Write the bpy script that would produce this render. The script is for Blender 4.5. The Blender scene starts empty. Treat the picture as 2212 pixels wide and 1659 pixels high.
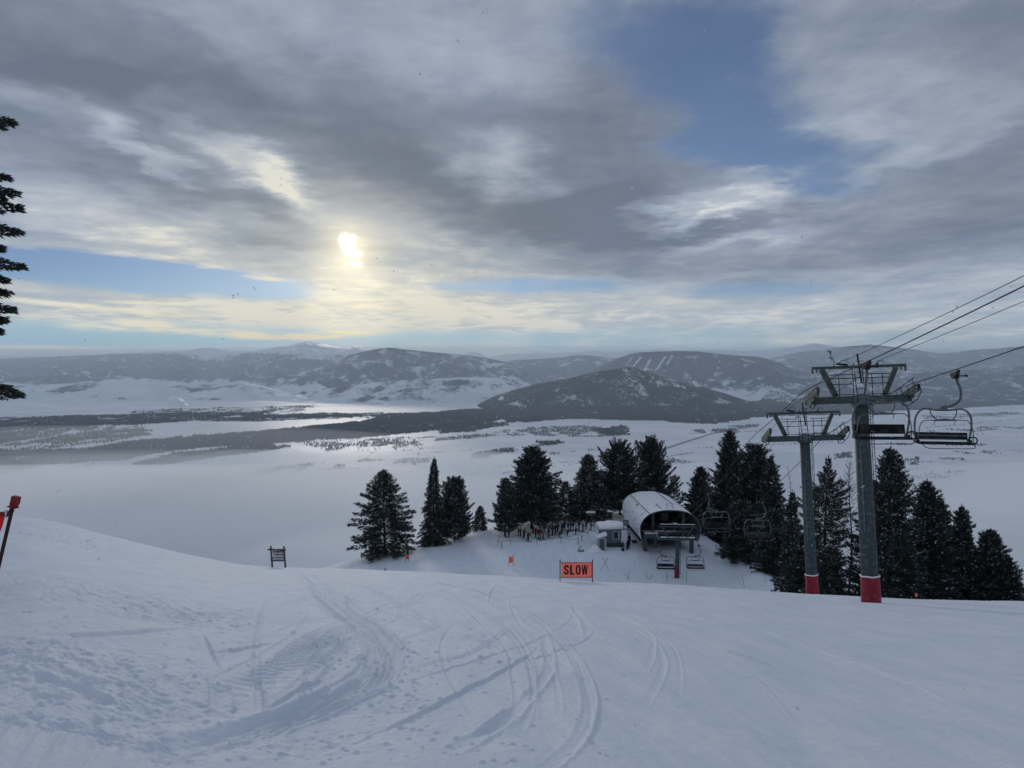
import bpy, bmesh, math, random
import numpy as np
from mathutils import Vector, Matrix, Euler

random.seed(7)
RNG = np.random.RandomState(11)
R = math.radians
sc = bpy.context.scene
COL = sc.collection

# ------------------------------------------------------------------ camera, world, sun, exposure
# positions are first read off the photo on a 2212 x 1659 copy of it, and turned into world points
FD = 1662.2
CX, CY, HZ = 1106.0, 829.5, 778.0
PITCH = math.atan((CY - HZ) / FD)

def ray(dx, dy):
    u = (dx - CX) / FD
    v = (CY - dy) / FD
    c, s = math.cos(PITCH), math.sin(PITCH)
    return (u, c + v * s, -s + v * c)

def AD(dx, dy):                      # slope sideways and slope down of the sight line
    r = ray(dx, dy)
    return r[0] / r[1], -r[2] / r[1]

def P(dx, dy, Y):
    a, d = AD(dx, dy)
    return Vector((a * Y, Y, -d * Y))

def AE(dx, dy):                      # azimuth and elevation in degrees
    r = ray(dx, dy)
    return math.degrees(math.atan2(r[0], r[1])), math.degrees(math.atan2(r[2], math.hypot(r[0], r[1])))

cam_d = bpy.data.cameras.new("camera")
cam_d.sensor_width = 36.0
cam_d.lens = 36.0 * FD / 2212.0
cam_d.clip_start = 0.1
cam_d.clip_end = 300000.0
cam = bpy.data.objects.new("camera", cam_d)
cam.location = (0, 0, 0)
cam.rotation_euler = (R(90) - PITCH, 0, 0)
COL.objects.link(cam)
sc.camera = cam

sc.view_settings.view_transform = 'Standard'
sc.view_settings.look = 'None'
sc.view_settings.exposure = 0.0
sc.view_settings.gamma = 1.0
sc.view_settings.use_curve_mapping = False
sc.cycles.use_denoising = True
sc.cycles.max_bounces = 6
sc.cycles.diffuse_bounces = 3
sc.cycles.volume_bounces = 3
sc.cycles.transparent_max_bounces = 16
sc.cycles.sample_clamp_indirect = 6.0

SUN_AZ, SUN_EL = AE(757, 540)
SUN_DIR = Vector((math.sin(R(SUN_AZ)) * math.cos(R(SUN_EL)), math.cos(R(SUN_AZ)) * math.cos(R(SUN_EL)), math.sin(R(SUN_EL))))
sun_d = bpy.data.lights.new("sun", 'SUN')
sun_d.energy = 0.75
sun_d.angle = R(10)
sun_d.color = (1.0, 0.91, 0.78)
sun = bpy.data.objects.new("sun", sun_d)
sun.rotation_euler = SUN_DIR.to_track_quat('Z', 'Y').to_euler()
COL.objects.link(sun)


class NT:
    """small helper for node trees"""
    def __init__(self, tree):
        self.t = tree
        self.n = tree.nodes
        self.l = tree.links

    def add(self, kind, **kw):
        nd = self.n.new(kind)
        for k, v in kw.items():
            setattr(nd, k, v)
        return nd

    def put(self, sock, val):
        if isinstance(val, bpy.types.NodeSocket):
            self.l.new(val, sock)
        else:
            sock.default_value = val

    def math(self, op, a, b=0.0, c=None, clamp=False):
        nd = self.add('ShaderNodeMath', operation=op)
        nd.use_clamp = clamp
        self.put(nd.inputs[0], a)
        self.put(nd.inputs[1], b)
        if c is not None:
            self.put(nd.inputs[2], c)
        return nd.outputs[0]

    def vmath(self, op, a, b=(0, 0, 0), scale=None):
        nd = self.add('ShaderNodeVectorMath', operation=op)
        self.put(nd.inputs[0], a)
        if scale is not None:
            self.put(nd.inputs['Scale'], scale)
        else:
            self.put(nd.inputs[1], b)
        return nd.outputs['Value'] if op in ('DOT_PRODUCT', 'LENGTH') else nd.outputs[0]

    def mix(self, fac, a, b, blend='MIX'):
        nd = self.add('ShaderNodeMix', data_type='RGBA', blend_type=blend)
        nd.clamp_factor = True
        self.put(nd.inputs[0], fac)
        self.put(nd.inputs[6], a if isinstance(a, bpy.types.NodeSocket) else (*a, 1))
        self.put(nd.inputs[7], b if isinstance(b, bpy.types.NodeSocket) else (*b, 1))
        return nd.outputs[2]

    def noise(self, vec, scale, detail=4, rough=0.55, dist=0.0, color=False):
        nd = self.add('ShaderNodeTexNoise')
        self.put(nd.inputs['Vector'], vec)
        nd.inputs['Scale'].default_value = scale
        nd.inputs['Detail'].default_value = detail
        nd.inputs['Roughness'].default_value = rough
        nd.inputs['Distortion'].default_value = dist
        return nd.outputs['Color'] if color else nd.outputs['Fac']

    def step(self, x, lo, hi, out0=0.0, out1=1.0):
        nd = self.add('ShaderNodeMapRange', interpolation_type='SMOOTHSTEP')
        self.put(nd.inputs[0], x)
        nd.inputs[1].default_value = lo
        nd.inputs[2].default_value = hi
        nd.inputs[3].default_value = out0
        nd.inputs[4].default_value = out1
        return nd.outputs[0]


def build_sky():
    w = bpy.data.worlds.new("World")
    sc.world = w
    w.use_nodes = True
    t = NT(w.node_tree)
    t.n.clear()
    out = t.add('ShaderNodeOutputWorld')
    bg = t.add('ShaderNodeBackground')
    bg.inputs['Strength'].default_value = 0.1
    t.l.new(bg.outputs[0], out.inputs[0])
    sky = t.add('ShaderNodeTexSky', sky_type='NISHITA')
    sky.sun_disc = False
    sky.sun_elevation = R(SUN_EL)
    sky.sun_rotation = R(SUN_AZ)
    sky.altitude = 2300
    sky.air_density = 1.0
    sky.dust_density = 1.2
    sky.ozone_density = 1.5
    tc = t.add('ShaderNodeTexCoord')
    d = tc.outputs['Generated']
    sp = t.add('ShaderNodeSeparateXYZ')
    t.l.new(d, sp.inputs[0])
    x, y, z = sp.outputs
    az = t.math('MULTIPLY', t.math('ARCTAN2', x, y), 57.29578)
    el = t.math('MULTIPLY', t.math('ARCSINE', t.math('MINIMUM', t.math('MAXIMUM', z, -1.0), 1.0)), 57.29578)
    cb = t.add('ShaderNodeCombineXYZ')
    t.l.new(az, cb.inputs[0]); t.l.new(el, cb.inputs[1])
    pae = cb.outputs[0]
    # plane of a cloud deck seen in perspective
    zz = t.math('ADD', t.math('MAXIMUM', z, 0.0), 0.07)
    cp = t.add('ShaderNodeCombineXYZ')
    t.l.new(t.math('DIVIDE', x, zz), cp.inputs[0])
    t.l.new(t.math('DIVIDE', y, zz), cp.inputs[1])
    pl = cp.outputs[0]
    mp = t.add('ShaderNodeMapping')
    mp.inputs['Rotation'].default_value = (0, 0, R(9))
    mp.inputs['Scale'].default_value = (1.0, 0.33, 1.0)
    t.l.new(pl, mp.inputs['Vector'])
    streak = t.noise(mp.outputs[0], 1.6, 7, 0.56, 0.5)
    soft = t.noise(pl, 0.9, 5, 0.5, 0.3)
    # warp of the az/el plane
    wn = t.noise(pl, 1.5, 8, 0.60, 0.0, color=True)
    wv = t.vmath('SUBTRACT', wn, (0.5, 0.5, 0.5))
    wsc = t.add('ShaderNodeVectorMath', operation='MULTIPLY')
    t.l.new(wv, wsc.inputs[0])
    wamt = t.add('ShaderNodeCombineXYZ')
    grow = t.step(el, 1.0, 14.0, 0.12, 1.0)
    t.l.new(t.math('MULTIPLY', grow, 13.0), wamt.inputs[0])
    t.l.new(t.math('MULTIPLY', grow, 9.0), wamt.inputs[1])
    t.l.new(wamt.outputs[0], wsc.inputs[1])
    pw = t.vmath('ADD', pae, wsc.outputs[0])

    def blob(vec, px, py, rx, ry, rot=0.0):
        a0, e0 = AE(px, py)
        k = math.degrees(1 / FD)
        m = t.add('ShaderNodeMapping', vector_type='TEXTURE')
        m.inputs['Location'].default_value = (a0, e0, 0)
        m.inputs['Rotation'].default_value = (0, 0, R(-rot))
        m.inputs['Scale'].default_value = (rx * k * 1.6, ry * k * 1.6, 1)
        t.l.new(vec, m.inputs['Vector'])
        g = t.add('ShaderNodeTexGradient', gradient_type='SPHERICAL')
        t.l.new(m.outputs[0], g.inputs[0])
        return t.step(g.outputs['Fac'], 0.0, 0.8)

    def total(vec, lst):
        acc = None
        for (px, py, rx, ry, rot, wt) in lst:
            b = blob(vec, px, py, rx, ry, rot)
            acc = t.math('MULTIPLY', b, wt) if acc is None else t.math('MULTIPLY_ADD', b, wt, acc)
        return acc

    dark = total(pw, [
        (230, 70, 420, 100, 4, .50), (60, 190, 330, 90, 10, .40), (560, 250, 420, 80, 14, .55), (880, 300, 330, 95, 22, .55),
        (1080, 460, 330, 62, 14, .62), (1300, 320, 170, 170, 0, .62), (1330, 490, 250, 85, 5, .60), (1230, 400, 150, 150, 0, .2),
        (390, 410, 230, 62, 30, .62), (540, 465, 140, 55, 15, .42), (640, 430, 130, 45, 10, .36), (120, 340, 160, 40, 20, .18),
        (1800, 545, 420, 36, -8, .30), (2170, 340, 190, 90, -20, .34), (2080, 510, 330, 80, -8, .28), (1950, 420, 260, 40, -14, .18), (2190, 60, 130, 120, 0, .26),
        (1640, 470, 230, 16, -14, .36), (1000, 568, 360, 16, 3, .22), (1600, 575, 420, 20, 0, .22), (1480, 120, 120, 60, 0, .1), (600, 520, 260, 24, 6, .22)])
    bright = total(pw, [
        (560, 125, 180, 45, 28, .22), (720, 60, 220, 60, 20, .06), (980, 100, 240, 90, 10, .10), (520, 330, 150, 38, 36, .42),
        (640, 405, 120, 38, 38, .30), (1090, 385, 130, 50, 12, .52), (130, 245, 240, 30, 22, .30), (290, 300, 120, 26, 36, .42),
        (100, 450, 330, 40, 8, .14), (230, 520, 330, 26, 8, .18), (1950, 90, 280, 110, -15, .06), (1580, 430, 190, 24, -16, .34), (1500, 480, 130, 14, -10, .34), (1560, 520, 150, 12, -8, .3),
        (500, 487, 85, 34, 0, .40), (1800, 260, 150, 34, 14, .16), (1980, 325, 170, 18, -20, .16), (1620, 380, 120, 40, -30, .14)])
    gaps = total(pw, [
        (1520, 170, 230, 110, 25, .9), (1640, 300, 190, 60, 22, .85), (1420, 40, 230, 80, 0, .42), (1790, 340, 170, 50, 8, .42), (1560, 60, 120, 90, 0, .5)])
    pws = t.vmath('ADD', pae, t.vmath('SCALE', wsc.outputs[0], scale=0.3))
    strip = total(pws, [
        (60, 572, 420, 28, 4, 1.7), (420, 596, 330, 22, 4, 1.4), (860, 614, 420, 11, 1, .25), (1160, 618, 230, 18, 0, .95), (500, 640, 230, 20, 0, .25),
        (1640, 625, 190, 16, 0, .75), (70, 715, 700, 22, 0, .95), (900, 745, 1600, 20, 0, .75), (1300, 720, 500, 14, 0, .5), (1850, 690, 460, 30, 0, .45), (1900, 640, 300, 16, 0, .3)])
    lent = total(pae, [
        (470, 718, 105, 7, 1, .8), (540, 727, 70, 5, 0, .7), (700, 723, 125, 8, -3, 1.0), (640, 730, 60, 5, 0, .6), (270, 704, 95, 11, 0, .8), (310, 700, 60, 6, 4, .5), (100, 654, 220, 5, 5, .55), (260, 668, 120, 5, 4, .45),
        (310, 654, 75, 4, 0, .6), (1075, 763, 60, 7, 0, .9), (1000, 768, 90, 4, 0, .6), (1735, 735, 70, 8, 0, .45), (300, 757, 260, 3, 1, .5),
        (60, 750, 160, 4, 0, .45), (575, 601, 40, 5, 4, .6), (820, 665, 90, 4, 3, .35), (1450, 660, 120, 8, 3, .25), (1490, 650, 90, 5, 4, .25),
        (660, 755, 60, 3, 0, .4)])
    lent_tex = t.noise(t.vmath('MULTIPLY', pae, (0.5, 3.2, 1)), 0.9, 4, 0.55)
    lent = t.math('MULTIPLY', lent, t.step(lent_tex, .3, .62, .3, 1.2))
    near_sun = blob(pae, 757, 560, 430, 250, 0)
    nearer_sun = blob(pae, 757, 545, 150, 120, 0)
    st = t.math('MULTIPLY', t.math('SUBTRACT', streak, 0.5), 1.0)
    sf = t.math('MULTIPLY', t.math('SUBTRACT', soft, 0.5), 0.8)
    wisp = t.math('SUBTRACT', t.noise(mp.outputs[0], 5.5, 6, .62, .8), 0.5)
    lvl = t.math('SUBTRACT', t.math('ADD', bright, 0.53), t.math('MULTIPLY', dark, 0.52))
    puff = t.math('SUBTRACT', t.noise(pl, 3.4, 8, .66, .25), 0.5)
    tex = t.math('ADD', t.math('ADD', st, sf), t.math('MULTIPLY_ADD', wisp, .25, t.math('MULTIPLY', puff, 1.05)))
    lvl = t.math('ADD', lvl, t.math('MULTIPLY', tex, 0.60))
    low = t.step(el, 1.0, 11.0, 0.46, 0.0)
    lvl = t.math('ADD', lvl, low)
    lvl = t.math('ADD', lvl, t.math('MULTIPLY', near_sun, 0.16))
    lvl = t.math('MULTIPLY', t.math('SUBTRACT', lvl, t.step(az, 16, 38, 0, .07)), .93)
    cr = t.add('ShaderNodeValToRGB')
    t.l.new(lvl, cr.inputs[0])
    e = cr.color_ramp.elements
    e[0].position = 0.0; e[0].color = (.140, .166, .218, 1)
    e[1].position = 1.0; e[1].color = (.72, .735, .72, 1)
    m = cr.color_ramp.elements.new(.33); m.color = (.228, .266, .340, 1)
    m = cr.color_ramp.elements.new(.62); m.color = (.340, .395, .482, 1)
    m = cr.color_ramp.elements.new(.85); m.color = (.49, .535, .595, 1)
    cloud = cr.outputs[0]
    # low warm light near the sun and at the horizon
    warm = t.math('MULTIPLY', t.step(el, 11.5, 2.0, 0.0, 1.0), t.step(az, 32.0, -4.0, 0.10, 0.62))
    cloud = t.mix(warm, cloud, t.mix(1.0, cloud, (1.15, 1.09, .95), 'MULTIPLY'))
    cloud = t.mix(near_sun, cloud, t.mix(1.0, cloud, (1.14, 1.07, .93), 'MULTIPLY'))
    cov = t.math('SUBTRACT', 1.0, gaps)
    cov = t.math('ADD', cov, t.math('MULTIPLY', tex, 0.75))
    cov = t.step(cov, -0.25, 1.20, 0.12, 1.0)
    strip = t.math('MULTIPLY', strip, t.math('SUBTRACT', 1.0, t.math('MULTIPLY', nearer_sun, .85)))
    cov2 = t.math('SUBTRACT', 1.0, t.math('MULTIPLY', strip, t.step(streak, .35, .6, 1.0, .75)))
    cov2 = t.step(cov2, -0.1, 0.9, 0.02, 1.0)
    cov = t.math('MULTIPLY', cov, cov2)
    # the clear sky behind, with its pale band near the horizon
    clear = t.mix(1.0, sky.outputs[0], t.mix(t.step(el, 12.0, 8.0), (.050, .057, .074), (.034, .046, .072)), 'MULTIPLY')
    pale = t.mix(t.step(az, -8, 30, 0, 1), (.34, .60, .74), (.36, .53, .62))
    clear = t.mix(t.step(el, 6.2, 0.8, 0.0, 0.85), clear, pale)
    col = t.mix(cov, clear, cloud)
    lc = t.mix(near_sun, (.95, .90, .70), (1.08, .88, .50))
    col = t.mix(lent, col, lc)
    # veiled sun
    halo = t.mix(1.0, (1.0, .84, .55), t.math('MULTIPLY', nearer_sun, .17), 'MULTIPLY')
    col = t.mix(1.0, col, halo, 'ADD')
    pillar = blob(pae, 757, 685, 75, 110, 0)
    col = t.mix(1.0, col, t.mix(1.0, (1.0, .82, .42), t.math('MULTIPLY', pillar, .17), 'MULTIPLY'), 'ADD')
    sw = t.vmath('ADD', pae, t.vmath('SCALE', t.vmath('SUBTRACT', t.noise(pae, .9, 3, .55, color=True), (.5, .5, .5)), scale=1.1))
    core = total(sw, [(750, 519, 15, 15, 0, 1.0), (756, 533, 13, 18, 25, .5), (766, 547, 18, 11, 10, 1.0), (763, 573, 20, 6, 0, .7)])
    core = t.math('MINIMUM', t.math('POWER', core, 2.4), 1.2)
    aur = total(pae, [(757, 546, 84, 80, 0, 1.0)])
    aur = t.math('POWER', aur, 2.0)
    col = t.mix(1.0, col, t.mix(1.0, (1.0, .78, .34), t.math('MULTIPLY', aur, .28), 'MULTIPLY'), 'ADD')
    glow = t.math('POWER', total(pae, [(758, 542, 34, 42, 0, 1.0)]), 1.6)
    col = t.mix(1.0, col, t.mix(1.0, (1.0, .84, .46), t.math('MULTIPLY', glow, .26), 'MULTIPLY'), 'ADD')
    col = t.mix(1.0, col, t.mix(1.0, (1.0, .90, .66), t.math('MULTIPLY', core, 1.5), 'MULTIPLY'), 'ADD')
    # below the horizon: pale ground haze
    col = t.mix(t.step(el, -0.3, -3.0), col, (.36, .38, .42))
    col = t.mix(1.0, col, (10, 10, 10), 'MULTIPLY')
    t.l.new(col, bg.inputs['Color'])

build_sky()

# ------------------------------------------------------------------ materials
MATS = {}
def mat(name, color, rough=0.7, metal=0.0, spec=0.3, noise=0.0, nscale=6.0, bump=0.0, bscale=30.0):
    if name in MATS:
        return MATS[name]
    m = bpy.data.materials.new(name)
    m.use_nodes = True
    t = NT(m.node_tree)
    b = t.n['Principled BSDF']
    b.inputs['Roughness'].default_value = rough
    b.inputs['Metallic'].default_value = metal
    b.inputs['Specular IOR Level'].default_value = spec
    b.inputs['Base Color'].default_value = (*color, 1)
    if noise or bump:
        tc = t.add('ShaderNodeTexCoord')
        if noise:
            n = t.noise(tc.outputs['Object'], nscale, 5, 0.65)
            f = t.step(n, .3, .7)
            dk = tuple(c * (1 - noise) for c in color)
            lt = tuple(min(1, c * (1 + noise * .7)) for c in color)
            t.l.new(t.mix(f, dk, lt), b.inputs['Base Color'])
        if bump:
            bn = t.noise(tc.outputs['Object'], bscale, 4, .6)
            bp = t.add('ShaderNodeBump')
            bp.inputs['Strength'].default_value = bump
            bp.inputs['Distance'].default_value = 0.02
            t.l.new(bn, bp.inputs['Height'])
            t.l.new(bp.outputs[0], b.inputs['Normal'])
    MATS[name] = m
    return m

def frosted(name, color, amount=.35, rough=.6, metal=0.0, nscale=3.0):
    """painted thing with rime and blown snow sticking to it in patches"""
    if name in MATS:
        return MATS[name]
    m = bpy.data.materials.new(name)
    m.use_nodes = True
    t = NT(m.node_tree)
    b = t.n['Principled BSDF']
    b.inputs['Roughness'].default_value = rough
    b.inputs['Metallic'].default_value = metal
    b.inputs['Specular IOR Level'].default_value = .3
    tc = t.add('ShaderNodeTexCoord')
    n1 = t.noise(tc.outputs['Object'], nscale, 6, .7)
    n2 = t.noise(tc.outputs['Object'], nscale * 7, 3, .6)
    base = t.mix(t.step(n2, .3, .7), tuple(c * .75 for c in color), tuple(min(1, c * 1.3) for c in color))
    f = t.math('MULTIPLY', t.step(n1, .5, .68), amount)
    t.l.new(t.mix(f, base, (.72, .75, .8)), b.inputs['Base Color'])
    MATS[name] = m
    return m

def snow_material():
    m = bpy.data.materials.new('snow')
    m.use_nodes = True
    t = NT(m.node_tree)
    b = t.n['Principled BSDF']
    b.inputs['Roughness'].default_value = .75
    b.inputs['Specular IOR Level'].default_value = .12
    tc = t.add('ShaderNodeTexCoord')
    o = tc.outputs['Object']
    mp = t.add('ShaderNodeMapping')
    mp.inputs['Rotation'].default_value = (0, 0, R(14))
    mp.inputs['Scale'].default_value = (1, .16, 1)
    t.l.new(o, mp.inputs['Vector'])
    n1 = t.noise(mp.outputs[0], 1.6, 6, .6)
    n2 = t.noise(o, 9, 5, .62)
    n3 = t.noise(o, 48, 3, .6)
    col = t.mix(t.step(n1, .35, .65), (.70, .765, .86), (.78, .83, .90))
    wr = t.add('ShaderNodeAttribute', attribute_name='wear')
    wf = t.math('MULTIPLY', wr.outputs['Fac'], t.step(n2, .35, .6, .35, 1.0))
    col = t.mix(wf, col, (.24, .22, .22))
    t.l.new(col, b.inputs['Base Color'])
    h = t.math('ADD', t.math('MULTIPLY', n1, .10), t.math('ADD', t.math('MULTIPLY', n2, .035), t.math('MULTIPLY', n3, .015)))
    bp = t.add('ShaderNodeBump')
    bp.inputs['Strength'].default_value = .55
    bp.inputs['Distance'].default_value = 1.0
    t.l.new(h, bp.inputs['Height'])
    t.l.new(bp.outputs[0], b.inputs['Normal'])
    MATS['snow'] = m
    return m

M_SNOW = snow_material()
M_SNOWCAP = mat('snow_cap', (.86, .88, .91), .6, 0, .3, .05, 3, .5, 14)

def land_material():
    """valley and hills: snowfields and conifer forest, as the land cover attribute says"""
    m = bpy.data.materials.new('snowy_land')
    m.use_nodes = True
    t = NT(m.node_tree)
    b = t.n['Principled BSDF']
    b.inputs['Specular IOR Level'].default_value = .5
    at = t.add('ShaderNodeAttribute', attribute_name='forest')
    tc = t.add('ShaderNodeTexCoord')
    o = tc.outputs['Object']
    n1 = t.noise(o, 0.004, 7, .68)
    n2 = t.noise(o, 0.03, 4, .7)
    n = t.math('ADD', t.math('MULTIPLY', n1, .78), t.math('MULTIPLY', n2, .22))
    f = t.math('ADD', at.outputs['Fac'], t.math('MULTIPLY', t.math('SUBTRACT', n, .5), 2.0))
    f = t.step(f, .36, .66)
    n4 = t.noise(o, 0.0016, 6, .6)
    snow = t.mix(t.step(n4, .4, .62), (.70, .73, .78), (.86, .87, .89))
    t.l.new(t.mix(f, snow, (.045, .052, .055)), b.inputs['Base Color'])
    t.l.new(t.step(f, 0, 1, .52, .9), b.inputs['Roughness'])
    t.l.new(t.step(f, 0, 1, .9, .03), b.inputs['Specular IOR Level'])
    return m

M_LAND = land_material()

M_BARK = mat('bark', (.055, .045, .038), .9, 0, .1, .35, 9, .6, 25)
M_GREYWOOD = mat('weathered_dead_wood', (.055, .052, .050), .9, 0, .1, .3, 9)

def needle_material(name, c):
    m = bpy.data.materials.new(name)
    m.use_nodes = True
    t = NT(m.node_tree)
    b = t.n['Principled BSDF']
    b.inputs['Roughness'].default_value = .75
    b.inputs['Specular IOR Level'].default_value = .15
    g = t.add('ShaderNodeNewGeometry')
    f = g.outputs['Random Per Island']
    t.l.new(t.mix(f, tuple(k * .6 for k in c), tuple(k * 1.35 for k in c)), b.inputs['Base Color'])
    MATS[name] = m
    return m
M_NEEDLE = needle_material('fir_needles', (.050, .066, .062))
M_NEEDLE2 = needle_material('pine_needles', (.058, .070, .062))
M_FARTREE = needle_material('far_conifers', (.040, .046, .048))
M_FARBARE = needle_material('far_bare_trees', (.10, .095, .092))
M_TREESNOW = mat('snow_on_branches', (.78, .80, .84), .7)

M_STEEL = frosted('dark_green_grey_steel', (.044, .064, .064), .10, nscale=5)
M_STEEL2 = frosted('galvanised_tube', (.095, .108, .12), .22, .45, .3, 5)
M_DARKSTEEL = mat('dark_steel', (.016, .018, .022), .7, 0, .2)
M_BLACK = frosted('black_vinyl', (.007, .007, .009), .06, .85, 0, 2.2)
M_RUBBER = mat('black_rubber', (.015, .015, .017), .8)
M_RIM = mat('pale_sheave_rim', (.30, .285, .25), .6)
M_RED = frosted('red_vinyl_pad', (.26, .012, .03), .07, .6, 0, 4)
M_ROPE = mat('steel_rope', (.014, .015, .018), .7, 0, .2)
M_ROOF = mat('ribbed_roof_sheet', (.20, .22, .25), .6, 0, .3, .2, 2)
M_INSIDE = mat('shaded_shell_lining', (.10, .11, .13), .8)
M_GLASS = mat('dark_glass', (.02, .024, .03), .12, 0, .5)
M_WHITE = mat('white_trim', (.62, .64, .66), .6, 0, .3, .1)
M_SIDING = mat('grey_blue_siding', (.155, .165, .18), .8, 0, .2, .15, 6)
M_SKIRT = mat('green_skirting', (.045, .07, .06), .85, 0, .2, .25, 5)
M_DOOR = mat('grey_door', (.10, .10, .105), .7, 0, .2, .15)
M_WOOD = frosted('dark_timber', (.060, .040, .030), .5, .85, 0, 7)
M_BROWNBOARD = frosted('brown_board', (.085, .035, .030), .55, .8, 0, 5)
M_BLUEBOARD = frosted('blue_board', (.035, .055, .115), .35, .7, 0, 5)
M_LETTER = mat('white_lettering', (.55, .53, .52), .7)
M_INK = mat('black_ink', (.012, .012, .013), .6)
M_BAMBOO = mat('bamboo', (.14, .115, .085), .8, 0, .2, .2, 14)
M_DARKPOLE = mat('dark_post', (.018, .018, .022), .7)
M_REDPOLE = mat('dark_red_pole', (.035, .008, .009), .5)
M_REDCAP = mat('red_cap', (.20, .010, .012), .5)
M_BOARD = mat('pale_board', (.55, .58, .62), .5)
M_SKIN = mat('skin', (.45, .28, .21), .6)

def fabric(name, color, trans=.5):
    m = bpy.data.materials.new(name)
    m.use_nodes = True
    t = NT(m.node_tree)
    t.n.clear()
    o = t.add('ShaderNodeOutputMaterial')
    dfu = t.add('ShaderNodeBsdfDiffuse')
    tr = t.add('ShaderNodeBsdfTranslucent')
    dfu.inputs[0].default_value = (*color, 1)
    tr.inputs[0].default_value = (*color, 1)
    mx = t.add('ShaderNodeMixShader')
    mx.inputs[0].default_value = trans
    t.l.new(dfu.outputs[0], mx.inputs[1])
    t.l.new(tr.outputs[0], mx.inputs[2])
    t.l.new(mx.outputs[0], o.inputs[0])
    MATS[name] = m
    return m
M_ORANGE = fabric('orange_mesh_fabric', (1.0, .22, .18))
M_REDFAB = fabric('red_banner_fabric', (.55, .035, .03))
M_FLAKE = fabric('snow_crystal', (.80, .82, .86), .35)


# ------------------------------------------------------------------ mesh and object helpers
class MB:
    """collects shapes; build() links them as ONE mesh object"""
    def __init__(self):
        self.v, self.f, self.mi, self.sm = [], [], [], []

    def add(self, verts, faces, mi=0, smooth=False):
        o = len(self.v)
        self.v.extend([tuple(p) for p in verts])
        for f in faces:
            self.f.append(tuple(i + o for i in f))
            self.mi.append(mi)
            self.sm.append(smooth)
        return self

    def box(self, c, s, rot=None, mi=0, taper=1.0):
        hx, hy, hz = s[0] / 2, s[1] / 2, s[2] / 2
        pts = []
        for z, k in ((-hz, 1.0), (hz, taper)):
            for x, y in ((-hx, -hy), (hx, -hy), (hx, hy), (-hx, hy)):
                pts.append(Vector((x * k, y * k, z)))
        if rot is not None:
            q = rot if isinstance(rot, Matrix) else Euler(rot).to_matrix()
            pts = [q @ p for p in pts]
        c = Vector(c)
        return self.add([p + c for p in pts], [(3, 2, 1, 0), (4, 5, 6, 7), (0, 1, 5, 4), (1, 2, 6, 5), (2, 3, 7, 6), (3, 0, 4, 7)], mi)

    def beam(self, a, b, w, h, mi=0, up=(0, 0, 1)):
        a, b = Vector(a), Vector(b)
        d = (b - a)
        L = d.length
        d.normalize()
        u = Vector(up)
        s = d.cross(u)
        if s.length < 1e-4:
            s = d.cross(Vector((1, 0, 0)))
        s.normalize()
        u = s.cross(d)
        m = Matrix((s, d, u)).transposed()
        return self.box((a + b) / 2, (w, L, h), m, mi)

    def tube(self, pts, r, n=8, mi=0, cap=True, smooth=True):
        pts = [Vector(p) for p in pts]
        rs = r if isinstance(r, (list, tuple)) else [r] * len(pts)
        vs, fs = [], []
        t0 = (pts[1] - pts[0]).normalized()
        ref = Vector((0, 0, 1)) if abs(t0.z) < .9 else Vector((1, 0, 0))
        u = t0.cross(ref).normalized()
        for i, p in enumerate(pts):
            if i == 0:
                tg = pts[1] - pts[0]
            elif i == len(pts) - 1:
                tg = pts[-1] - pts[-2]
            else:
                tg = (pts[i + 1] - p).normalized() + (p - pts[i - 1]).normalized()
            tg.normalize()
            u = (u - tg * u.dot(tg))
            u.normalize()
            w = tg.cross(u)
            for k in range(n):
                an = 2 * math.pi * k / n
                vs.append(p + (u * math.cos(an) + w * math.sin(an)) * rs[i])
        for i in range(len(pts) - 1):
            for k in range(n):
                k2 = (k + 1) % n
                fs.append((i * n + k, i * n + k2, (i + 1) * n + k2, (i + 1) * n + k))
        self.add(vs, fs, mi, smooth)
        if cap:
            o = len(self.v) - len(vs)
            self.f.append(tuple(o + k for k in reversed(range(n)))); self.mi.append(mi); self.sm.append(False)
            self.f.append(tuple(o + (len(pts) - 1) * n + k for k in range(n))); self.mi.append(mi); self.sm.append(False)
        return self

    def disc(self, c, axis, r, w, n=16, mi=0):
        ax = Vector(axis).normalized()
        return self.tube([Vector(c) - ax * w / 2, Vector(c) + ax * w / 2], r, n, mi)

    def build(self, name, mats, parent=None, loc=None):
        me = bpy.data.meshes.new(name)
        me.from_pydata(self.v, [], self.f)
        ms = mats if isinstance(mats, (list, tuple)) else [mats]
        for m in ms:
            me.materials.append(m)
        me.polygons.foreach_set('material_index', self.mi)
        me.polygons.foreach_set('use_smooth', self.sm)
        me.update()
        o = bpy.data.objects.new(name, me)
        COL.objects.link(o)
        if parent is not None:
            o.parent = parent
        if loc is not None:
            o.location = loc
        return o

def np_mesh(name, verts, faces, mats, parent=None, mi=None, smooth=False, loc=None):
    """mesh from arrays: faces (n,3) or (n,4)"""
    me = bpy.data.meshes.new(name)
    k = faces.shape[1]
    me.vertices.add(len(verts))
    me.vertices.foreach_set('co', np.ascontiguousarray(verts, dtype=np.float32).ravel())
    me.loops.add(faces.size)
    me.loops.foreach_set('vertex_index', np.ascontiguousarray(faces, dtype=np.int32).ravel())
    me.polygons.add(len(faces))
    me.polygons.foreach_set('loop_start', np.arange(0, faces.size, k, dtype=np.int32))
    me.polygons.foreach_set('loop_total', np.full(len(faces), k, dtype=np.int32))
    for m in (mats if isinstance(mats, (list, tuple)) else [mats]):
        me.materials.append(m)
    if mi is not None:
        me.polygons.foreach_set('material_index', np.asarray(mi, dtype=np.int32))
    me.polygons.foreach_set('use_smooth', np.full(len(faces), smooth, dtype=bool))
    me.update(calc_edges=True)
    o = bpy.data.objects.new(name, me)
    COL.objects.link(o)
    if parent is not None:
        o.parent = parent
    if loc is not None:
        o.location = loc
    return o

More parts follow.
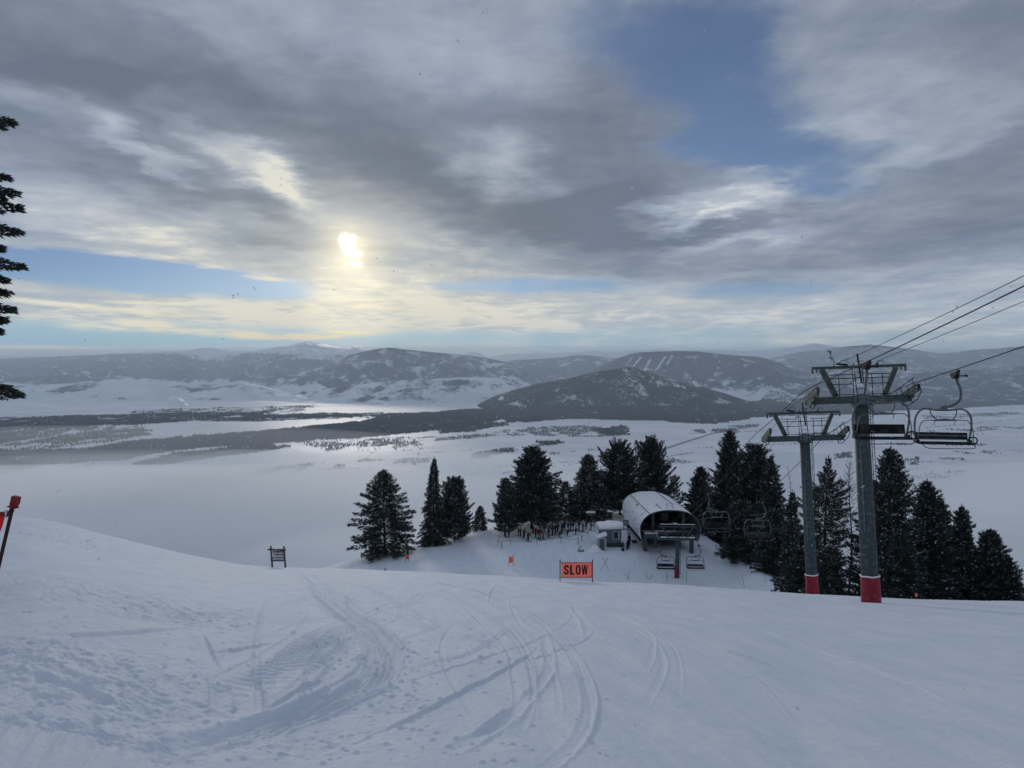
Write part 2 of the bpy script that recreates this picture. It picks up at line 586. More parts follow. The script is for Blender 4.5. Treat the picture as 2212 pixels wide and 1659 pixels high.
def tag(o, label=None, cat=None, group=None, kind=None):
    if label: o['label'] = label
    if cat: o['category'] = cat
    if group: o['group'] = group
    if kind: o['kind'] = kind
    return o

def empty(name, loc, rot=(0, 0, 0)):
    o = bpy.data.objects.new(name, None)
    o.empty_display_size = .3
    o.location = loc
    o.rotation_euler = rot
    COL.objects.link(o)
    return o

def copy_tree(o, parent=None):
    c = o.copy()
    COL.objects.link(c)
    c.parent = parent
    for ch in list(o.children):
        copy_tree(ch, c)
    return c

# ------------------------------------------------------------------ terrain, near
def pchip(x, y, xs):
    x = np.asarray(x, float); y = np.asarray(y, float)
    h = np.diff(x); dl = np.diff(y) / h
    m = np.zeros_like(y)
    for i in range(1, len(x) - 1):
        if dl[i - 1] * dl[i] > 0:
            w1 = 2 * h[i] + h[i - 1]; w2 = h[i] + 2 * h[i - 1]
            m[i] = (w1 + w2) / (w1 / dl[i - 1] + w2 / dl[i])
    m[0] = dl[0]; m[-1] = dl[-1]
    i = np.clip(np.searchsorted(x, xs) - 1, 0, len(x) - 2)
    t = (xs - x[i]) / h[i]
    t2, t3 = t * t, t * t * t
    return (2 * t3 - 3 * t2 + 1) * y[i] + (t3 - 2 * t2 + t) * h[i] * m[i] + (-2 * t3 + 3 * t2) * y[i + 1] + (t3 - t2) * h[i] * m[i + 1]

EYE = 1.94
def tab(lst):
    """(px, py, Y) rows -> arrays a, d, Y"""
    a, d, Y = [], [], []
    for px, py, yy in lst:
        aa, dd = AD(px, py)
        a.append(aa); d.append(dd); Y.append(yy)
    return np.array(a), np.array(d), np.array(Y)

LIP = tab([(-700, 1085, 60), (-300, 1097, 55), (-60, 1109, 51), (0, 1112, 50), (60, 1116, 50), (130, 1130, 52), (230, 1156, 55), (330, 1180, 58), (430, 1204, 60),
           (520, 1221, 63), (580, 1226, 64), (720, 1228, 62), (900, 1236, 56), (1100, 1246, 50), (1200, 1253, 47), (1300, 1258, 46), (1450, 1262, 46),
           (1600, 1272, 47), (1740, 1284, 49.5), (1850, 1290, 46), (2000, 1297, 44), (2212, 1302, 42), (2600, 1312, 40), (3200, 1330, 38)])
KNOLL = tab([(-700, 1500, 110), (0, 1420, 110), (300, 1320, 109), (500, 1280, 109), (640, 1250, 109), (730, 1226, 110), (800, 1206, 112), (870, 1190, 114), (950, 1174, 117),
             (1030, 1155, 121), (1100, 1141, 124), (1200, 1124, 130), (1290, 1112, 135), (1400, 1112, 137), (1460, 1128, 132), (1510, 1160, 122),
             (1560, 1188, 113), (1620, 1215, 106), (1680, 1249, 99), (1735, 1283, 93), (1850, 1335, 90), (2000, 1390, 90), (2212, 1440, 90), (3200, 1500, 90)])
D104 = [(730, .292), (800, .278), (870, .270), (950, .262), (1030, .262), (1100, .262), (1200, .265), (1325, .270), (1400, .280), (1463, .2862), (1550, .281), (1620, .284)]
D112 = [(950, .252), (1030, .248), (1100, .243), (1200, .240), (1325, .243), (1463, .2465), (1530, .252)]

A_T = np.linspace(-1.15, 1.15, 461)
Y_T = np.concatenate([np.linspace(0, 150, 601), np.linspace(151, 460, 120)])
def make_table():
    Z = np.zeros((len(A_T), len(Y_T)))
    a104 = [AD(p, 1240)[0] for p, _ in D104]; v104 = [v for _, v in D104]
    a112 = [AD(p, 1180)[0] for p, _ in D112]; v112 = [v for _, v in D112]
    for i, a in enumerate(A_T):
        dc = np.interp(a, LIP[0], LIP[1]); Yc = np.interp(a, LIP[0], LIP[2])
        dk = np.interp(a, KNOLL[0], KNOLL[1]); Yk = np.interp(a, KNOLL[0], KNOLL[2])
        s = dc + .0070 - EYE / (.8 * Yc)
        ys = [0, 10, 20, .6 * Yc, .8 * Yc]
        zs = [-(EYE + s * q) for q in ys]
        ys.append(Yc); zs.append(-dc * Yc)
        d88 = max(dc, np.interp(a, a104, v104)) + .014
        ys.append(Yc + 13); zs.append(-(dc + .022) * (Yc + 13))
        if 84 < Yk - 3:
            ys.append(84); zs.append(-d88 * 84)
        if a104[0] < a < a104[-1] and Yk > 107:
            ys.append(104); zs.append(-np.interp(a, a104, v104) * 104)
        if a112[0] < a < a112[-1] and Yk > 115:
            ys.append(112.5); zs.append(-np.interp(a, a112, v112) * 112.5)
        zk = -dk * Yk
        ys.append(Yk); zs.append(zk)
        ys += [Yk + 14, Yk + 50, 300, 470]
        zs += [zk - 3.2, zk - 19, -102, -173]
        Z[i] = pchip(ys, zs, Y_T)
    # soften across columns
    k = np.exp(-0.5 * (np.arange(-6, 7) / 2.2) ** 2); k /= k.sum()
    Zp = np.pad(Z, ((6, 6), (0, 0)), mode='edge')
    Z = sum(k[j] * Zp[j:j + len(A_T)] for j in range(13))
    return Z
Z_T = make_table()

def ground(X, Y):
    X = np.asarray(X, float); Y = np.asarray(Y, float)
    a = np.clip(X / np.maximum(Y, 1.5), A_T[0], A_T[-1] - 1e-6)
    yy = np.clip(Y, 0, Y_T[-1] - 1e-3)
    fa = (a - A_T[0]) / (A_T[1] - A_T[0])
    ia = np.clip(fa.astype(int), 0, len(A_T) - 2); ta = fa - ia
    iy = np.clip(np.searchsorted(Y_T, yy, side='right') - 1, 0, len(Y_T) - 2)
    ty = (yy - Y_T[iy]) / (Y_T[iy + 1] - Y_T[iy])
    z = (Z_T[ia, iy] * (1 - ta) + Z_T[ia + 1, iy] * ta) * (1 - ty) + (Z_T[ia, iy + 1] * (1 - ta) + Z_T[ia + 1, iy + 1] * ta) * ty
    return z

def gz(X, Y):
    return float(ground(np.array([X]), np.array([Y]))[0])

def hit(px, py, y0=4.0, y1=160.0):
    """the point of the near ground seen at a pixel of the photo"""
    a, d = AD(px, py)
    ys = np.linspace(y0, y1, 3000)
    below = ground(a * ys, ys) >= -d * ys
    k = int(np.argmax(below)) if below.any() else len(ys) - 1
    Y = ys[k]
    return Vector((a * Y, Y, gz(a * Y, Y)))

def vnoise(x, y, seed=0):
    """smooth value noise on arrays, -1..1"""
    xi = np.floor(x).astype(np.int64); yi = np.floor(y).astype(np.int64)
    xf = x - xi; yf = y - yi
    u = xf * xf * xf * (xf * (xf * 6 - 15) + 10); v = yf * yf * yf * (yf * (yf * 6 - 15) + 10)
    def h(i, j):
        n = (i * 374761393 + j * 668265263 + seed * 1442695041) & 0xffffffff
        n = ((n ^ (n >> 13)) * 1274126177) & 0xffffffff
        return ((n ^ (n >> 16)) & 0xffff) / 32767.5 - 1
    return (h(xi, yi) * (1 - u) + h(xi + 1, yi) * u) * (1 - v) + (h(xi, yi + 1) * (1 - u) + h(xi + 1, yi + 1) * u) * v

def fbm(x, y, oct=5, seed=0, gain=.5):
    s, a, n = 0, 1, 0
    for o in range(oct):
        s = s + a * vnoise(x * 2 ** o + o * 17.3, y * 2 ** o - o * 9.1, seed + o)
        n += a; a *= gain
    return s / n

def grid_faces(nr, nc):
    i = np.arange(nr - 1)[:, None] * nc + np.arange(nc - 1)[None, :]
    i = i.ravel()
    return np.stack([i, i + 1, i + nc + 1, i + nc], 1)

def polyline_dist(X, Y, pts):
    """distance, side and arclength of every point to a polyline"""
    best = np.full(X.shape, 1e9); side = np.zeros(X.shape); arc = np.zeros(X.shape)
    s0 = 0.0
    for (x0, y0), (x1, y1) in zip(pts[:-1], pts[1:]):
        dx, dy = x1 - x0, y1 - y0
        L = math.hypot(dx, dy)
        if L < 1e-6:
            continue
        t = np.clip(((X - x0) * dx + (Y - y0) * dy) / (L * L), 0, 1)
        qx, qy = X - (x0 + t * dx), Y - (y0 + t * dy)
        dd = np.hypot(qx, qy)
        m = dd < best
        best = np.where(m, dd, best)
        side = np.where(m, np.sign(dx * qy - dy * qx), side)
        arc = np.where(m, s0 + t * L, arc)
        s0 += L
    return best, side, arc

def smooth_path(pix, n=8):
    """pixels of the photo -> a smooth path on the ground"""
    w = [hit(*p) for p in pix]
    w = [(p.x, p.y) for p in w]
    out = []
    for i in range(len(w) - 1):
        p0 = w[max(i - 1, 0)]; p1 = w[i]; p2 = w[i + 1]; p3 = w[min(i + 2, len(w) - 1)]
        for k in range(n):
            t = k / n
            q = []
            for c in (0, 1):
                q.append(.5 * ((2 * p1[c]) + (-p0[c] + p2[c]) * t + (2 * p0[c] - 5 * p1[c] + 4 * p2[c] - p3[c]) * t * t + (-p0[c] + 3 * p1[c] - 3 * p2[c] + p3[c]) * t ** 3))
            out.append(tuple(q))
    out.append(w[-1])
    return out

def build_slope():
    ys = np.concatenate([np.linspace(.4, 5.8, 9), 1 / np.linspace(1 / 6.0, 1 / 70.0, 560), np.linspace(70.6, 150, 130), np.linspace(155, 455, 50)])
    us = np.concatenate([np.linspace(-1.2, -.76, 60), np.linspace(-.755, .755, 1180), np.linspace(.76, 1.2, 60)])
    U, Yg = np.meshgrid(us, ys)
    X = U * (Yg + 3.0)
    Yv = Yg
    Z = ground(X, Yv)
    off = np.zeros_like(Z)
    near = np.clip((75 - Yv) / 20, 0, 1)
    # broad rolls, wind drift and old tracks running down the fall line
    off += .10 * fbm(X / 7, Yv / 11, 3, 3) * near
    off += .18 * fbm(X / 9, Yv / 9, 3, 31) * (1 - near)
    xr = X + .18 * Yv
    right = 1 / (1 + np.exp(-(X / np.maximum(Yv, 3) - .02) * 18))
    off += (.020 + .018 * right) * fbm(xr / .55, Yv / 7, 4, 5, .6) * near
    off += .012 * fbm(xr / .16, Yv / 2.6, 3, 8, .6) * np.clip((40 - Yv) / 25, 0, 1) * (.4 + .6 * right)
    off += .010 * fbm(X / .22, Yv / .30, 3, 12, .6) * np.clip((30 - Yv) / 18, 0, 1)

    def trail(pix, width, depth, berm=.5, bars=0.0, bar_len=.2, rough=0.0, side_berm=0):
        nonlocal off
        pts = smooth_path(pix)
        xs_ = [p[0] for p in pts]; ys_ = [p[1] for p in pts]
        w = width * 3 + .3
        m = (X > min(xs_) - w) & (X < max(xs_) + w) & (Yv > min(ys_) - w) & (Yv < max(ys_) + w)
        if not m.any():
            return
        xx, yy = X[m], Yv[m]
        d, sd, ar = polyline_dist(xx, yy, pts)
        tot = ar.max()
        fl = min(3.5, tot * .3)
        fade = np.clip(ar / fl, 0, 1) * np.clip((tot - ar) / fl, 0, 1)
        q = d / width
        g = -np.exp(-(q ** 4)) * depth
        b = np.exp(-((q - 1.25) / .35) ** 2) * depth * berm
        if side_berm:
            b = b * np.where(sd == side_berm, 1.6, .3)
        z = g + b
        if bars:
            z = z + bars * np.exp(-(q ** 4)) * np.sin(2 * np.pi * ar / bar_len)
        if rough:
            z = z + rough * np.exp(-(q / 1.6) ** 2) * fbm(xx / .13, yy / .22, 3, int(abs(pix[0][0])) % 97, .65)
        off[m] += z * fade

    # the wide curving groove on the left with its bright raised edge
    c1 = [(660, 1236), (680, 1255), (700, 1282), (745, 1317), (790, 1352), (820, 1392), (825, 1424), (810, 1465), (770, 1497), (700, 1532), (600, 1572), (500, 1607), (400, 1637), (300, 1668), (130, 1730)]
    trail(c1, .24, .055, .9, rough=.012, side_berm=-1)
    trail([(p[0] - 40, p[1] + 2) for p in c1[3:-1]], .16, .015, .5, rough=.010)
    # arc in the middle
    c2 = [(900, 1252), (970, 1265), (1040, 1280), (1106, 1306), (1156, 1336), (1201, 1377), (1236, 1422), (1261, 1472), (1273, 1517), (1267, 1562), (1246, 1607), (1185, 1662), (1080, 1740)]
    trail(c2, .08, .026, 1.3, side_berm=1)
    trail([(p[0] - 60, p[1] + 6) for p in c2[2:-1]], .35, .014, .4, rough=.010)
    # thinner ski lines
    thin = [
        [(1171, 1392), (1136, 1427), (1081, 1462), (1006, 1502), (931, 1542), (856, 1577), (700, 1650)],
        [(1171, 1362), (1186, 1427), (1111 + 65, 1470), (1116 + 8, 1530), (1104, 1560), (1050, 1612)],
        [(795, 1327), (850, 1312), (885, 1300), (915, 1278)], [(550, 1287), (640, 1288), (740, 1296)],
        [(765, 1342), (730, 1357), (700, 1385), (660, 1425), (610, 1470)], [(785, 1365), (745, 1395), (700, 1440), (640, 1490), (560, 1540)],
        [(845, 1470), (920, 1440), (1000, 1420), (1060, 1385), (1100, 1350)], [(1000, 1375), (1040, 1393), (1085, 1415)],
        [(1230, 1302), (1262, 1340), (1276, 1390)], [(1056, 1300), (1062, 1280), (1075, 1262)], [(1120, 1300), (1300, 1330), (1500, 1385), (1700, 1450), (1950, 1560)],
        [(1180, 1262), (1400, 1305), (1600, 1350), (1850, 1430), (2150, 1560)], [(1300, 1290), (1420, 1335), (1580, 1420), (1680, 1500), (1760, 1600)],
        [(430, 1370), (450, 1420), (470, 1460)], [(470, 1450), (485, 1520), (485, 1580)], [(555, 1470), (560, 1530), (555, 1560)],
        [(30, 1568), (80, 1610), (130, 1650)], [(10, 1455), (90, 1475), (190, 1505), (260, 1545)], [(60, 1512), (150, 1509)],
        [(1030, 1600), (1090, 1560), (1120, 1530)], [(960, 1640), (1060, 1585), (1106, 1545)], [(560, 1552), (650, 1500), (720, 1470)],
        [(480, 1212), (530, 1225), (565, 1236), (600, 1250)], [(620, 1232), (760, 1262), (860, 1305), (930, 1350)], [(400, 1330), (480, 1325), (560, 1305)],
        [(0, 1390), (150, 1380), (300, 1372), (430, 1358)], [(300, 1268), (360, 1266), (400, 1262)], [(450, 1420), (540, 1405), (600, 1390)]]
    for i, c in enumerate(thin):
        trail(c, .055 + .025 * (i % 3), (.022 + .007 * (i % 2)) * (.5 if i in (10, 11, 12) else 1), .9, side_berm=(1 if i % 2 else -1))
    rd = random.Random(31)
    for i in range(24):                      # many faint crossing ski lines
        x0 = rd.uniform(560, 1250); y0 = rd.uniform(1262, 1330)
        sw = rd.uniform(-260, 420); x1 = x0 + rd.uniform(-500, 700); y1 = rd.uniform(1420, 1640)
        c = [(x0 + (x1 - x0) * q + sw * math.sin(q * math.pi) * .6, y0 + (y1 - y0) * q ** 1.5) for q in np.linspace(0, 1, 6)]
        c = [q for q in c if -150 < q[0] < 2350]
        if len(c) > 3:
            trail(c, rd.choice([.035, .045, .06]), rd.uniform(.010, .018), 1.0, side_berm=rd.choice([-1, 1]))
    for i in range(16):                      # the broad ski path along the left curve, and the fan along the right arc
        src_ = c1 if i < 12 else c2
        sx = rd.uniform(-80, 70) if i < 12 else rd.uniform(-230, 40)
        k0 = rd.randint(0, 3); k1 = rd.randint(len(src_) - 4, len(src_))
        c = [(p[0] + sx * (.4 + .6 * q / len(src_)) + rd.uniform(-5, 5), p[1] + rd.uniform(-3, 3)) for q, p in enumerate(src_)][k0:k1]
        c = [q for q in c if q[1] < 1735]
        trail(c, rd.choice([.04, .05, .07]), rd.uniform(.012, .022), 1.0, side_berm=rd.choice([-1, 1]), rough=.004)
    # snow machine tracks: ladders of cross bars
    trail([(745, 1352), (690, 1392), (640, 1432), (590, 1474), (545, 1496)], .30, .012, .3, bars=.036, bar_len=.34)
    trail([(715, 1348), (660, 1388), (612, 1430), (560, 1470), (500, 1492), (425, 1508), (380, 1520)], .26, .012, .3, bars=.034, bar_len=.34)
    trail([(760, 1372), (720, 1404), (680, 1440), (620, 1480)], .2, .006, .2, bars=.022, bar_len=.30)
    # trampled, rutted patches
    for (px, py, rx, ry, am) in [(370, 1312, 2.6, 4.5, .13), (440, 1332, 1.6, 3, .10), (180, 1440, 1.7, 1.8, .12), (80, 1450, 1.5, 1.5, .10), (185, 1595, .8, .75, .12),
                                 (130, 1610, .6, .7, .10), (300, 1550, .7, .9, .08), (340, 1540, .6, .6, .08), (760, 1270, 2.6, 8, .09), (800, 1290, 2, 4, .08), (560, 1245, 1.6, 5, .09), (1060, 1370, 1.2, 2.0, .05),
                                 (700, 1590, .9, .7, .05), (840, 1560, .9, .8, .045), (600, 1620, .8, .5, .06), (230, 1500, .7, .9, .07), (60, 1135, 2.2, 7, .16), (120, 1160, 2.4, 7, .16), (260, 1190, 2, 6, .1)]:
        c = hit(px, py)
        w = np.exp(-(((X - c.x) / rx) ** 2 + ((Yv - c.y) / ry) ** 2))
        m = w > .02
        n = fbm(X[m] / .16 + .4 * Yv[m], Yv[m] / .26, 4, int(px) % 53, .62)
        off[m] += .75 * am * w[m] * (np.minimum(n, .15) - .08)
    # loose lumps of snow
    sel = RNG.rand(900, 2)
    for k, (p, q) in enumerate(sel):
        px = 40 + p * 1350; py = 1300 + q ** 1.2 * 355
        if px > 1150 and RNG.rand() < .5:
            continue
        if RNG.rand() < .35:
            px = 640 + p * 330; py = 1380 + q * 160
        c = hit(px, py, 4, 60)
        r = RNG.uniform(.014, .036) * (1 + (c.y - 8) / 14)
        hgt = r * RNG.uniform(.4, .9)
        w = r * 3
        j0 = np.searchsorted(ys, c.y - w); j1 = np.searchsorted(ys, c.y + w)
        if j1 <= j0:
            continue
        xx = X[j0:j1]; yy = Yv[j0:j1]
        d2 = ((xx - c.x) / r) ** 2 + ((yy - c.y) / (r * 1.1)) ** 2
        off[j0:j1] += hgt * np.exp(-d2 ** 1.5)
    Z = Z + off
    V = np.stack([X.ravel(), Yv.ravel(), Z.ravel()], 1)
    o = np_mesh('snow_slope', V, grid_faces(len(ys), len(us)), M_SNOW, smooth=True)
    wear = np.zeros_like(Z)
    for (px, py, rx, ry, am) in [(1432, 1186, 2.6, 4.5, .62), (1405, 1196, 2.2, 3.5, .35), (1368, 1176, 2.0, 1.6, .45), (1445, 1178, 3.5, 2.5, .4), (1170, 1164, 7, 2.0, .16)]:
        c = hit(px, py, 90, 130)
        wear += am * np.exp(-(((X - c.x) / rx) ** 2 + ((Yv - c.y) / ry) ** 2)) * (.75 + .5 * fbm(X / .8, Yv / .8, 3, 55))
    wa = o.data.attributes.new('wear', 'FLOAT', 'POINT')
    wa.data.foreach_set('value', np.clip(wear, 0, 1).astype(np.float32).ravel())
    tag(o, 'wind-blown snow slope cut by curving ski and snow machine tracks', 'ground', kind='structure')

# ------------------------------------------------------------------ terrain, far
VALLEY = -600.0
RANGES = [
    # name, crest distance, front width, back width, spur size, forest, silhouette pixels
    ('far', 30500, 5500, 5000, 90, .35, [(-700, 765), (300, 770), (900, 778), (993, 771), (1006, 762), (1027, 758.5), (1042, 764), (1055, 772), (1079, 766), (1139, 762), (1190, 762), (1242, 760), (1281, 756), (1310, 759), (1337, 758), (1370, 755), (1401, 756), (1423, 753), (1445, 756), (1487, 755), (1552, 755), (1610, 757), (1680, 753), (1723, 747), (1745, 743), (1762, 740), (1780, 743), (1792, 746), (1852, 751), (2000, 760), (3000, 760)]),
    ('indian', 24500, 13000, 6000, 330, .62, [(-700, 800), (-300, 788), (0, 775), (70, 772), (141, 769), (246, 764), (352, 758), (404, 756), (430, 752), (454, 751), (475, 753), (499, 758), (555, 757), (598, 749), (633, 744), (661, 737), (680, 738), (696, 741), (728, 749), (756, 751), (768, 745), (778, 749), (820, 758), (900, 775), (1000, 800), (1100, 830), (1300, 850)]),
    ('right', 23000, 9000, 6000, 220, .66, [(1500, 830), (1620, 790), (1680, 770), (1733, 759), (1786, 754), (1838, 747), (1880, 744), (1926, 749), (1979, 756), (2032, 765), (2067, 761), (2102, 756), (2155, 753), (2212, 748), (2400, 744), (3000, 750)]),
    ('mid', 19500, 4500, 4000, 150, .66, [(900, 830), (1000, 795), (1109, 777), (1165, 775), (1208, 771), (1251, 766), (1280, 768), (1307, 771), (1340, 774), (1450, 790), (1600, 820)]),
    ('wood', 16000, 4300, 3000, 190, .62, [(480, 835), (560, 815), (640, 806), (691, 793), (726, 779), (755, 768), (779, 761), (806, 755), (832, 751), (850, 751), (867, 754), (900, 757), (937, 761), (990, 765), (1043, 772), (1095, 782), (1120, 792), (1141, 804), (1165, 818), (1200, 840)]),
    ('ski', 14800, 4000, 3000, 170, .52, [(1230, 822), (1290, 795), (1337, 773), (1360, 765), (1380, 761), (1400, 760), (1423, 759), (1470, 758), (1509, 759), (1552, 764), (1595, 768), (1630, 770), (1659, 775), (1689, 786), (1710, 797), (1760, 815), (1820, 830)]),
    ('fringe', 14000, 3000, 2500, 110, .62, [(1560, 835), (1650, 810), (1720, 806), (1800, 800), (1900, 796), (2000, 803), (2100, 800), (2212, 792), (2400, 790), (3000, 800)]),
    ('foot', 12600, 1500, 1500, 80, .22, [(-700, 838), (-100, 835), (100, 832), (200, 822), (300, 815), (380, 825), (450, 832), (520, 822), (580, 838), (640, 850), (700, 856)]),
    ('meadow', 11600, 1000, 1300, 60, .30, [(560, 880), (610, 869), (640, 858), (680, 845), (720, 838), (800, 827), (900, 819), (1000, 815), (1080, 816), (1130, 825), (1180, 842), (1240, 865)]),
    ('butte', 9900, 900, 1100, 85, .55, [(960, 905), (1021, 883), (1060, 861), (1113, 843), (1166, 829), (1218, 821), (1245, 815), (1271, 809), (1300, 803), (1324, 799), (1350, 796), (1370, 795), (1391, 803), (1429, 814), (1469, 823), (1520, 838), (1570, 853), (1620, 870), (1680, 890)]),
]

DENSE = [
    ([(-400, 905), (0, 903), (141, 899), (457, 891), (600, 893), (778, 893), (905, 893), (1010, 885), (1010, 906), (778, 903), (640, 906), (560, 911), (400, 911), (246, 920), (0, 930), (-400, 940)], 17, -.25),
    ([(814, 902), (1021, 883), (1162, 883), (1469, 881), (1469, 909), (1359, 909), (1230, 905), (1099, 914), (1088, 905), (1025, 920), (900, 934), (796, 944), (691, 944), (740, 920)], 17, -.5),
    ([(-500, 985), (0, 976), (176, 969), (316, 951), (527, 934), (668, 920), (778, 911), (778, 944), (668, 951), (562, 962), (387, 972), (281, 990), (105, 1004), (0, 1028), (-500, 1040)], 14, -.45),
    ([(300, 1000), (352, 983), (562, 958), (625, 967), (457, 990), (316, 1006)], 13, -.3),
    ([(1434, 874), (1627, 867), (1800, 860), (2212, 842), (2700, 830), (2700, 866), (2212, 874), (1960, 886), (1856, 895), (1700, 898), (1631, 902), (1539, 916), (1434, 912)], 19, -.45),
    ([(1700, 826), (1900, 820), (2212, 806), (2700, 800), (2700, 824), (2212, 831), (2000, 842), (1700, 858)], 26, -.2),
    ([(-300, 915), (0, 930), (100, 915), (240, 925), (250, 945), (150, 958), (0, 960), (-300, 965)], 21, -.1),
    ([(-300, 925), (0, 925), (300, 918), (330, 938), (200, 962), (0, 978), (-300, 985)], 24, -.05),
    ([(250, 897), (300, 886), (560, 878), (700, 875), (640, 890), (420, 897)], 32, .05),
    ([(640, 955), (800, 946), (960, 940), (900, 958), (700, 975)], 26, .05),
    ([(948, 927), (1010, 917), (1088, 912), (1099, 919), (1010, 932), (955, 938)], 18, -.4),
    ([(1280, 928), (1352, 919), (1356, 940), (1300, 942)], 16, -.5),
    ([(1018, 985), (1060, 972), (1116, 969), (1120, 976), (1060, 984), (1021, 991)], 13, -.4),
    ([(1159, 959), (1215, 951), (1216, 957), (1159, 965)], 13, -.4),
]

def in_poly(px, py, poly):
    r = np.zeros(px.shape, bool)
    n = len(poly)
    j = n - 1
    for i in range(n):
        xi, yi = poly[i]; xj, yj = poly[j]
        c = ((yi > py) != (yj > py)) & (px < (xj - xi) * (py - yi) / ((yj - yi) + 1e-12) + xi)
        r ^= c
        j = i
    return r

def far_height(X, Y, want_forest=False):
    a = X / Y
    z = np.where(Y < 470, -173.0, 0) 
    z = -60 - .42 * (Y - 200)
    z = np.maximum(z, VALLEY)
    # round the toe of the mountain into the valley
    toe = np.clip((Y - 1100) / 700, 0, 1)
    z = z + 30 * np.sin(toe * np.pi) ** 2 + 3.0 * fbm(X / 500, Y / 700, 3, 21) * np.clip((Y - 1600) / 800, 0, 1)
    fo = np.full(X.shape, -.9)
    for k, (nm, D, W, B, spur, forest, sil) in enumerate(RANGES):
        aa = np.array([AD(*p)[0] for p in sil]); hh = np.array([-AD(*p)[1] * D for p in sil])
        top = np.interp(a, aa, hh, left=VALLEY - 200, right=VALLEY - 200)
        inside = (a > aa[0]) & (a < aa[-1])
        wob = 1 + .22 * vnoise(a * 23 + k * 7, Y * 0, 40 + k)
        t = (D - Y) / (W * wob)
        t = np.where(t < 0, -(Y - D) * -1.0 / B * -1.0, t)
        t = np.abs(np.where(Y > D, (Y - D) / B, (D - Y) / (W * wob)))
        t = np.clip(t, 0, 1.15)
        prof = (1 - np.clip(t, 0, 1)) ** 1.35
        sh = 4 * np.clip(t, 0, 1) * (1 - np.clip(t, 0, 1))
        rn = 1 - np.abs(fbm(X / (D * .045), Y / (D * .055), 5, 60 + k * 5, .55)) * 2.2
        h = VALLEY - 30 + (top - VALLEY + 30) * prof + spur * sh * (rn - .45) * np.clip((top - VALLEY) / 300, 0, 1)
        h = np.where(inside & (t < 1.1), h, VALLEY - 100)
        up = h > z
        z = np.where(up, h, z)
        rel = np.clip((h - VALLEY) / 900, 0, 1)
        if nm == 'indian':
            f = .74 - .95 * np.clip((.26 - rel) / .22, 0, 1) - 1.0 * np.clip((rel - .86) / .12, 0, 1)
            pk = np.clip(1 - np.abs(a - AD(690, 745)[0]) / .055, 0, 1) + np.clip(1 - np.abs(a - AD(450, 755)[0]) / .045, 0, 1)
            f = f - .9 * pk * np.clip((rel - .62) / .3, 0, 1)
        elif nm in ('foot', 'meadow'):
            f = forest + .45 * (fbm(X / 420, Y / 420, 3, 77) + .1)
        elif nm == 'ski':
            f = forest - .5 * np.clip((.35 - rel) / .3, 0, 1) + .25
        elif nm == 'butte':
            f = forest - .9 * np.clip((a - AD(1400, 800)[0]) / .03, 0, 1) * np.clip(1 - np.abs(h - (-220)) / 150, 0, 1)
        elif nm == 'far':
            f = -.2 + 0 * h
        else:
            f = forest + 0 * h
        f = f + .25 * fbm(X / (D * .02), Y / (D * .03), 4, 90 + k)
        fo = np.where(up & (h > VALLEY + 4), f, fo)
    # cleared ski runs on the hill behind the butte
    for (x0, y0, x1, y1, w) in [(1384, 772, 1368, 792, 3), (1404, 778, 1390, 804, 4.5), (1437, 771, 1420, 796, 3.5), (1452, 768, 1440, 788, 2.5), (1366, 772, 1354, 790, 2), (1395, 797, 1436, 801, 2)]:
        (ax, dx_), (bx, dy_) = AD(x0, y0), AD(x1, y1)
        dd = -z / Y
        L = (bx - ax) ** 2 + (dy_ - dx_) ** 2
        tt = np.clip(((a - ax) * (bx - ax) + (dd - dx_) * (dy_ - dx_)) / L, 0, 1)
        dist = np.hypot(a - (ax + tt * (bx - ax)), dd - (dx_ + tt * (dy_ - dx_)))
        fo = np.where((dist < w / FD * .42 * (1 + .5 * fbm(X / 60, Y / 60, 2, 7))) & (Y > 10500) & (Y < 14900), .12, fo)
    if want_forest:
        # dark brush and timber floor under the belts of the valley
        wx = X + 60 * fbm(X / 170, Y / 170, 3, 401); wy = Y + 110 * fbm(X / 210, Y / 210, 3, 402)
        for poly, sp, thin in DENSE:
            m = in_poly(wx / wy, -VALLEY / wy, [AD(*p) for p in poly]) & (z < VALLEY + 45) & (Y < 13000)
            fo = np.where(m, .62 - .5 * (thin + .35) + .35 * fbm(X / 130, Y / 200, 3, 403), fo)
        # rough pasture and willow scrub, faint
        low = (z < VALLEY + 30) & (Y > 2000) & (Y < 12500) & (fo < -.5)
        fo = np.where(low, -.36 + .95 * fbm(X / 420, Y / 900, 4, 404) + .35 * fbm(X / 60, Y / 160, 3, 405), fo)
    return (z, fo) if want_forest else z

def build_valley():
    ys = np.concatenate([np.geomspace(385, 9000, 230), np.geomspace(9060, 16500, 270), np.geomspace(16600, 54000, 190)])
    us = np.concatenate([np.linspace(-1.3, -.72, 90), np.linspace(-.718, .718, 860), np.linspace(.72, 1.3, 90)])
    U, Yv = np.meshgrid(us, ys)
    X = U * Yv
    z, fo = far_height(X, Yv, True)
    z = np.where(Yv < 470, np.minimum(z, ground(X, Yv) - 3.0), z)
    o = np_mesh('valley_and_hills', np.stack([X.ravel(), Yv.ravel(), z.ravel()], 1), grid_faces(len(ys), len(us)), M_LAND, smooth=True)
    at = o.data.attributes.new('forest', 'FLOAT', 'POINT')
    at.data.foreach_set('value', fo.astype(np.float32).ravel())
    tag(o, 'snow covered valley floor rising to wooded hills and far mountain ranges', 'terrain', kind='structure')

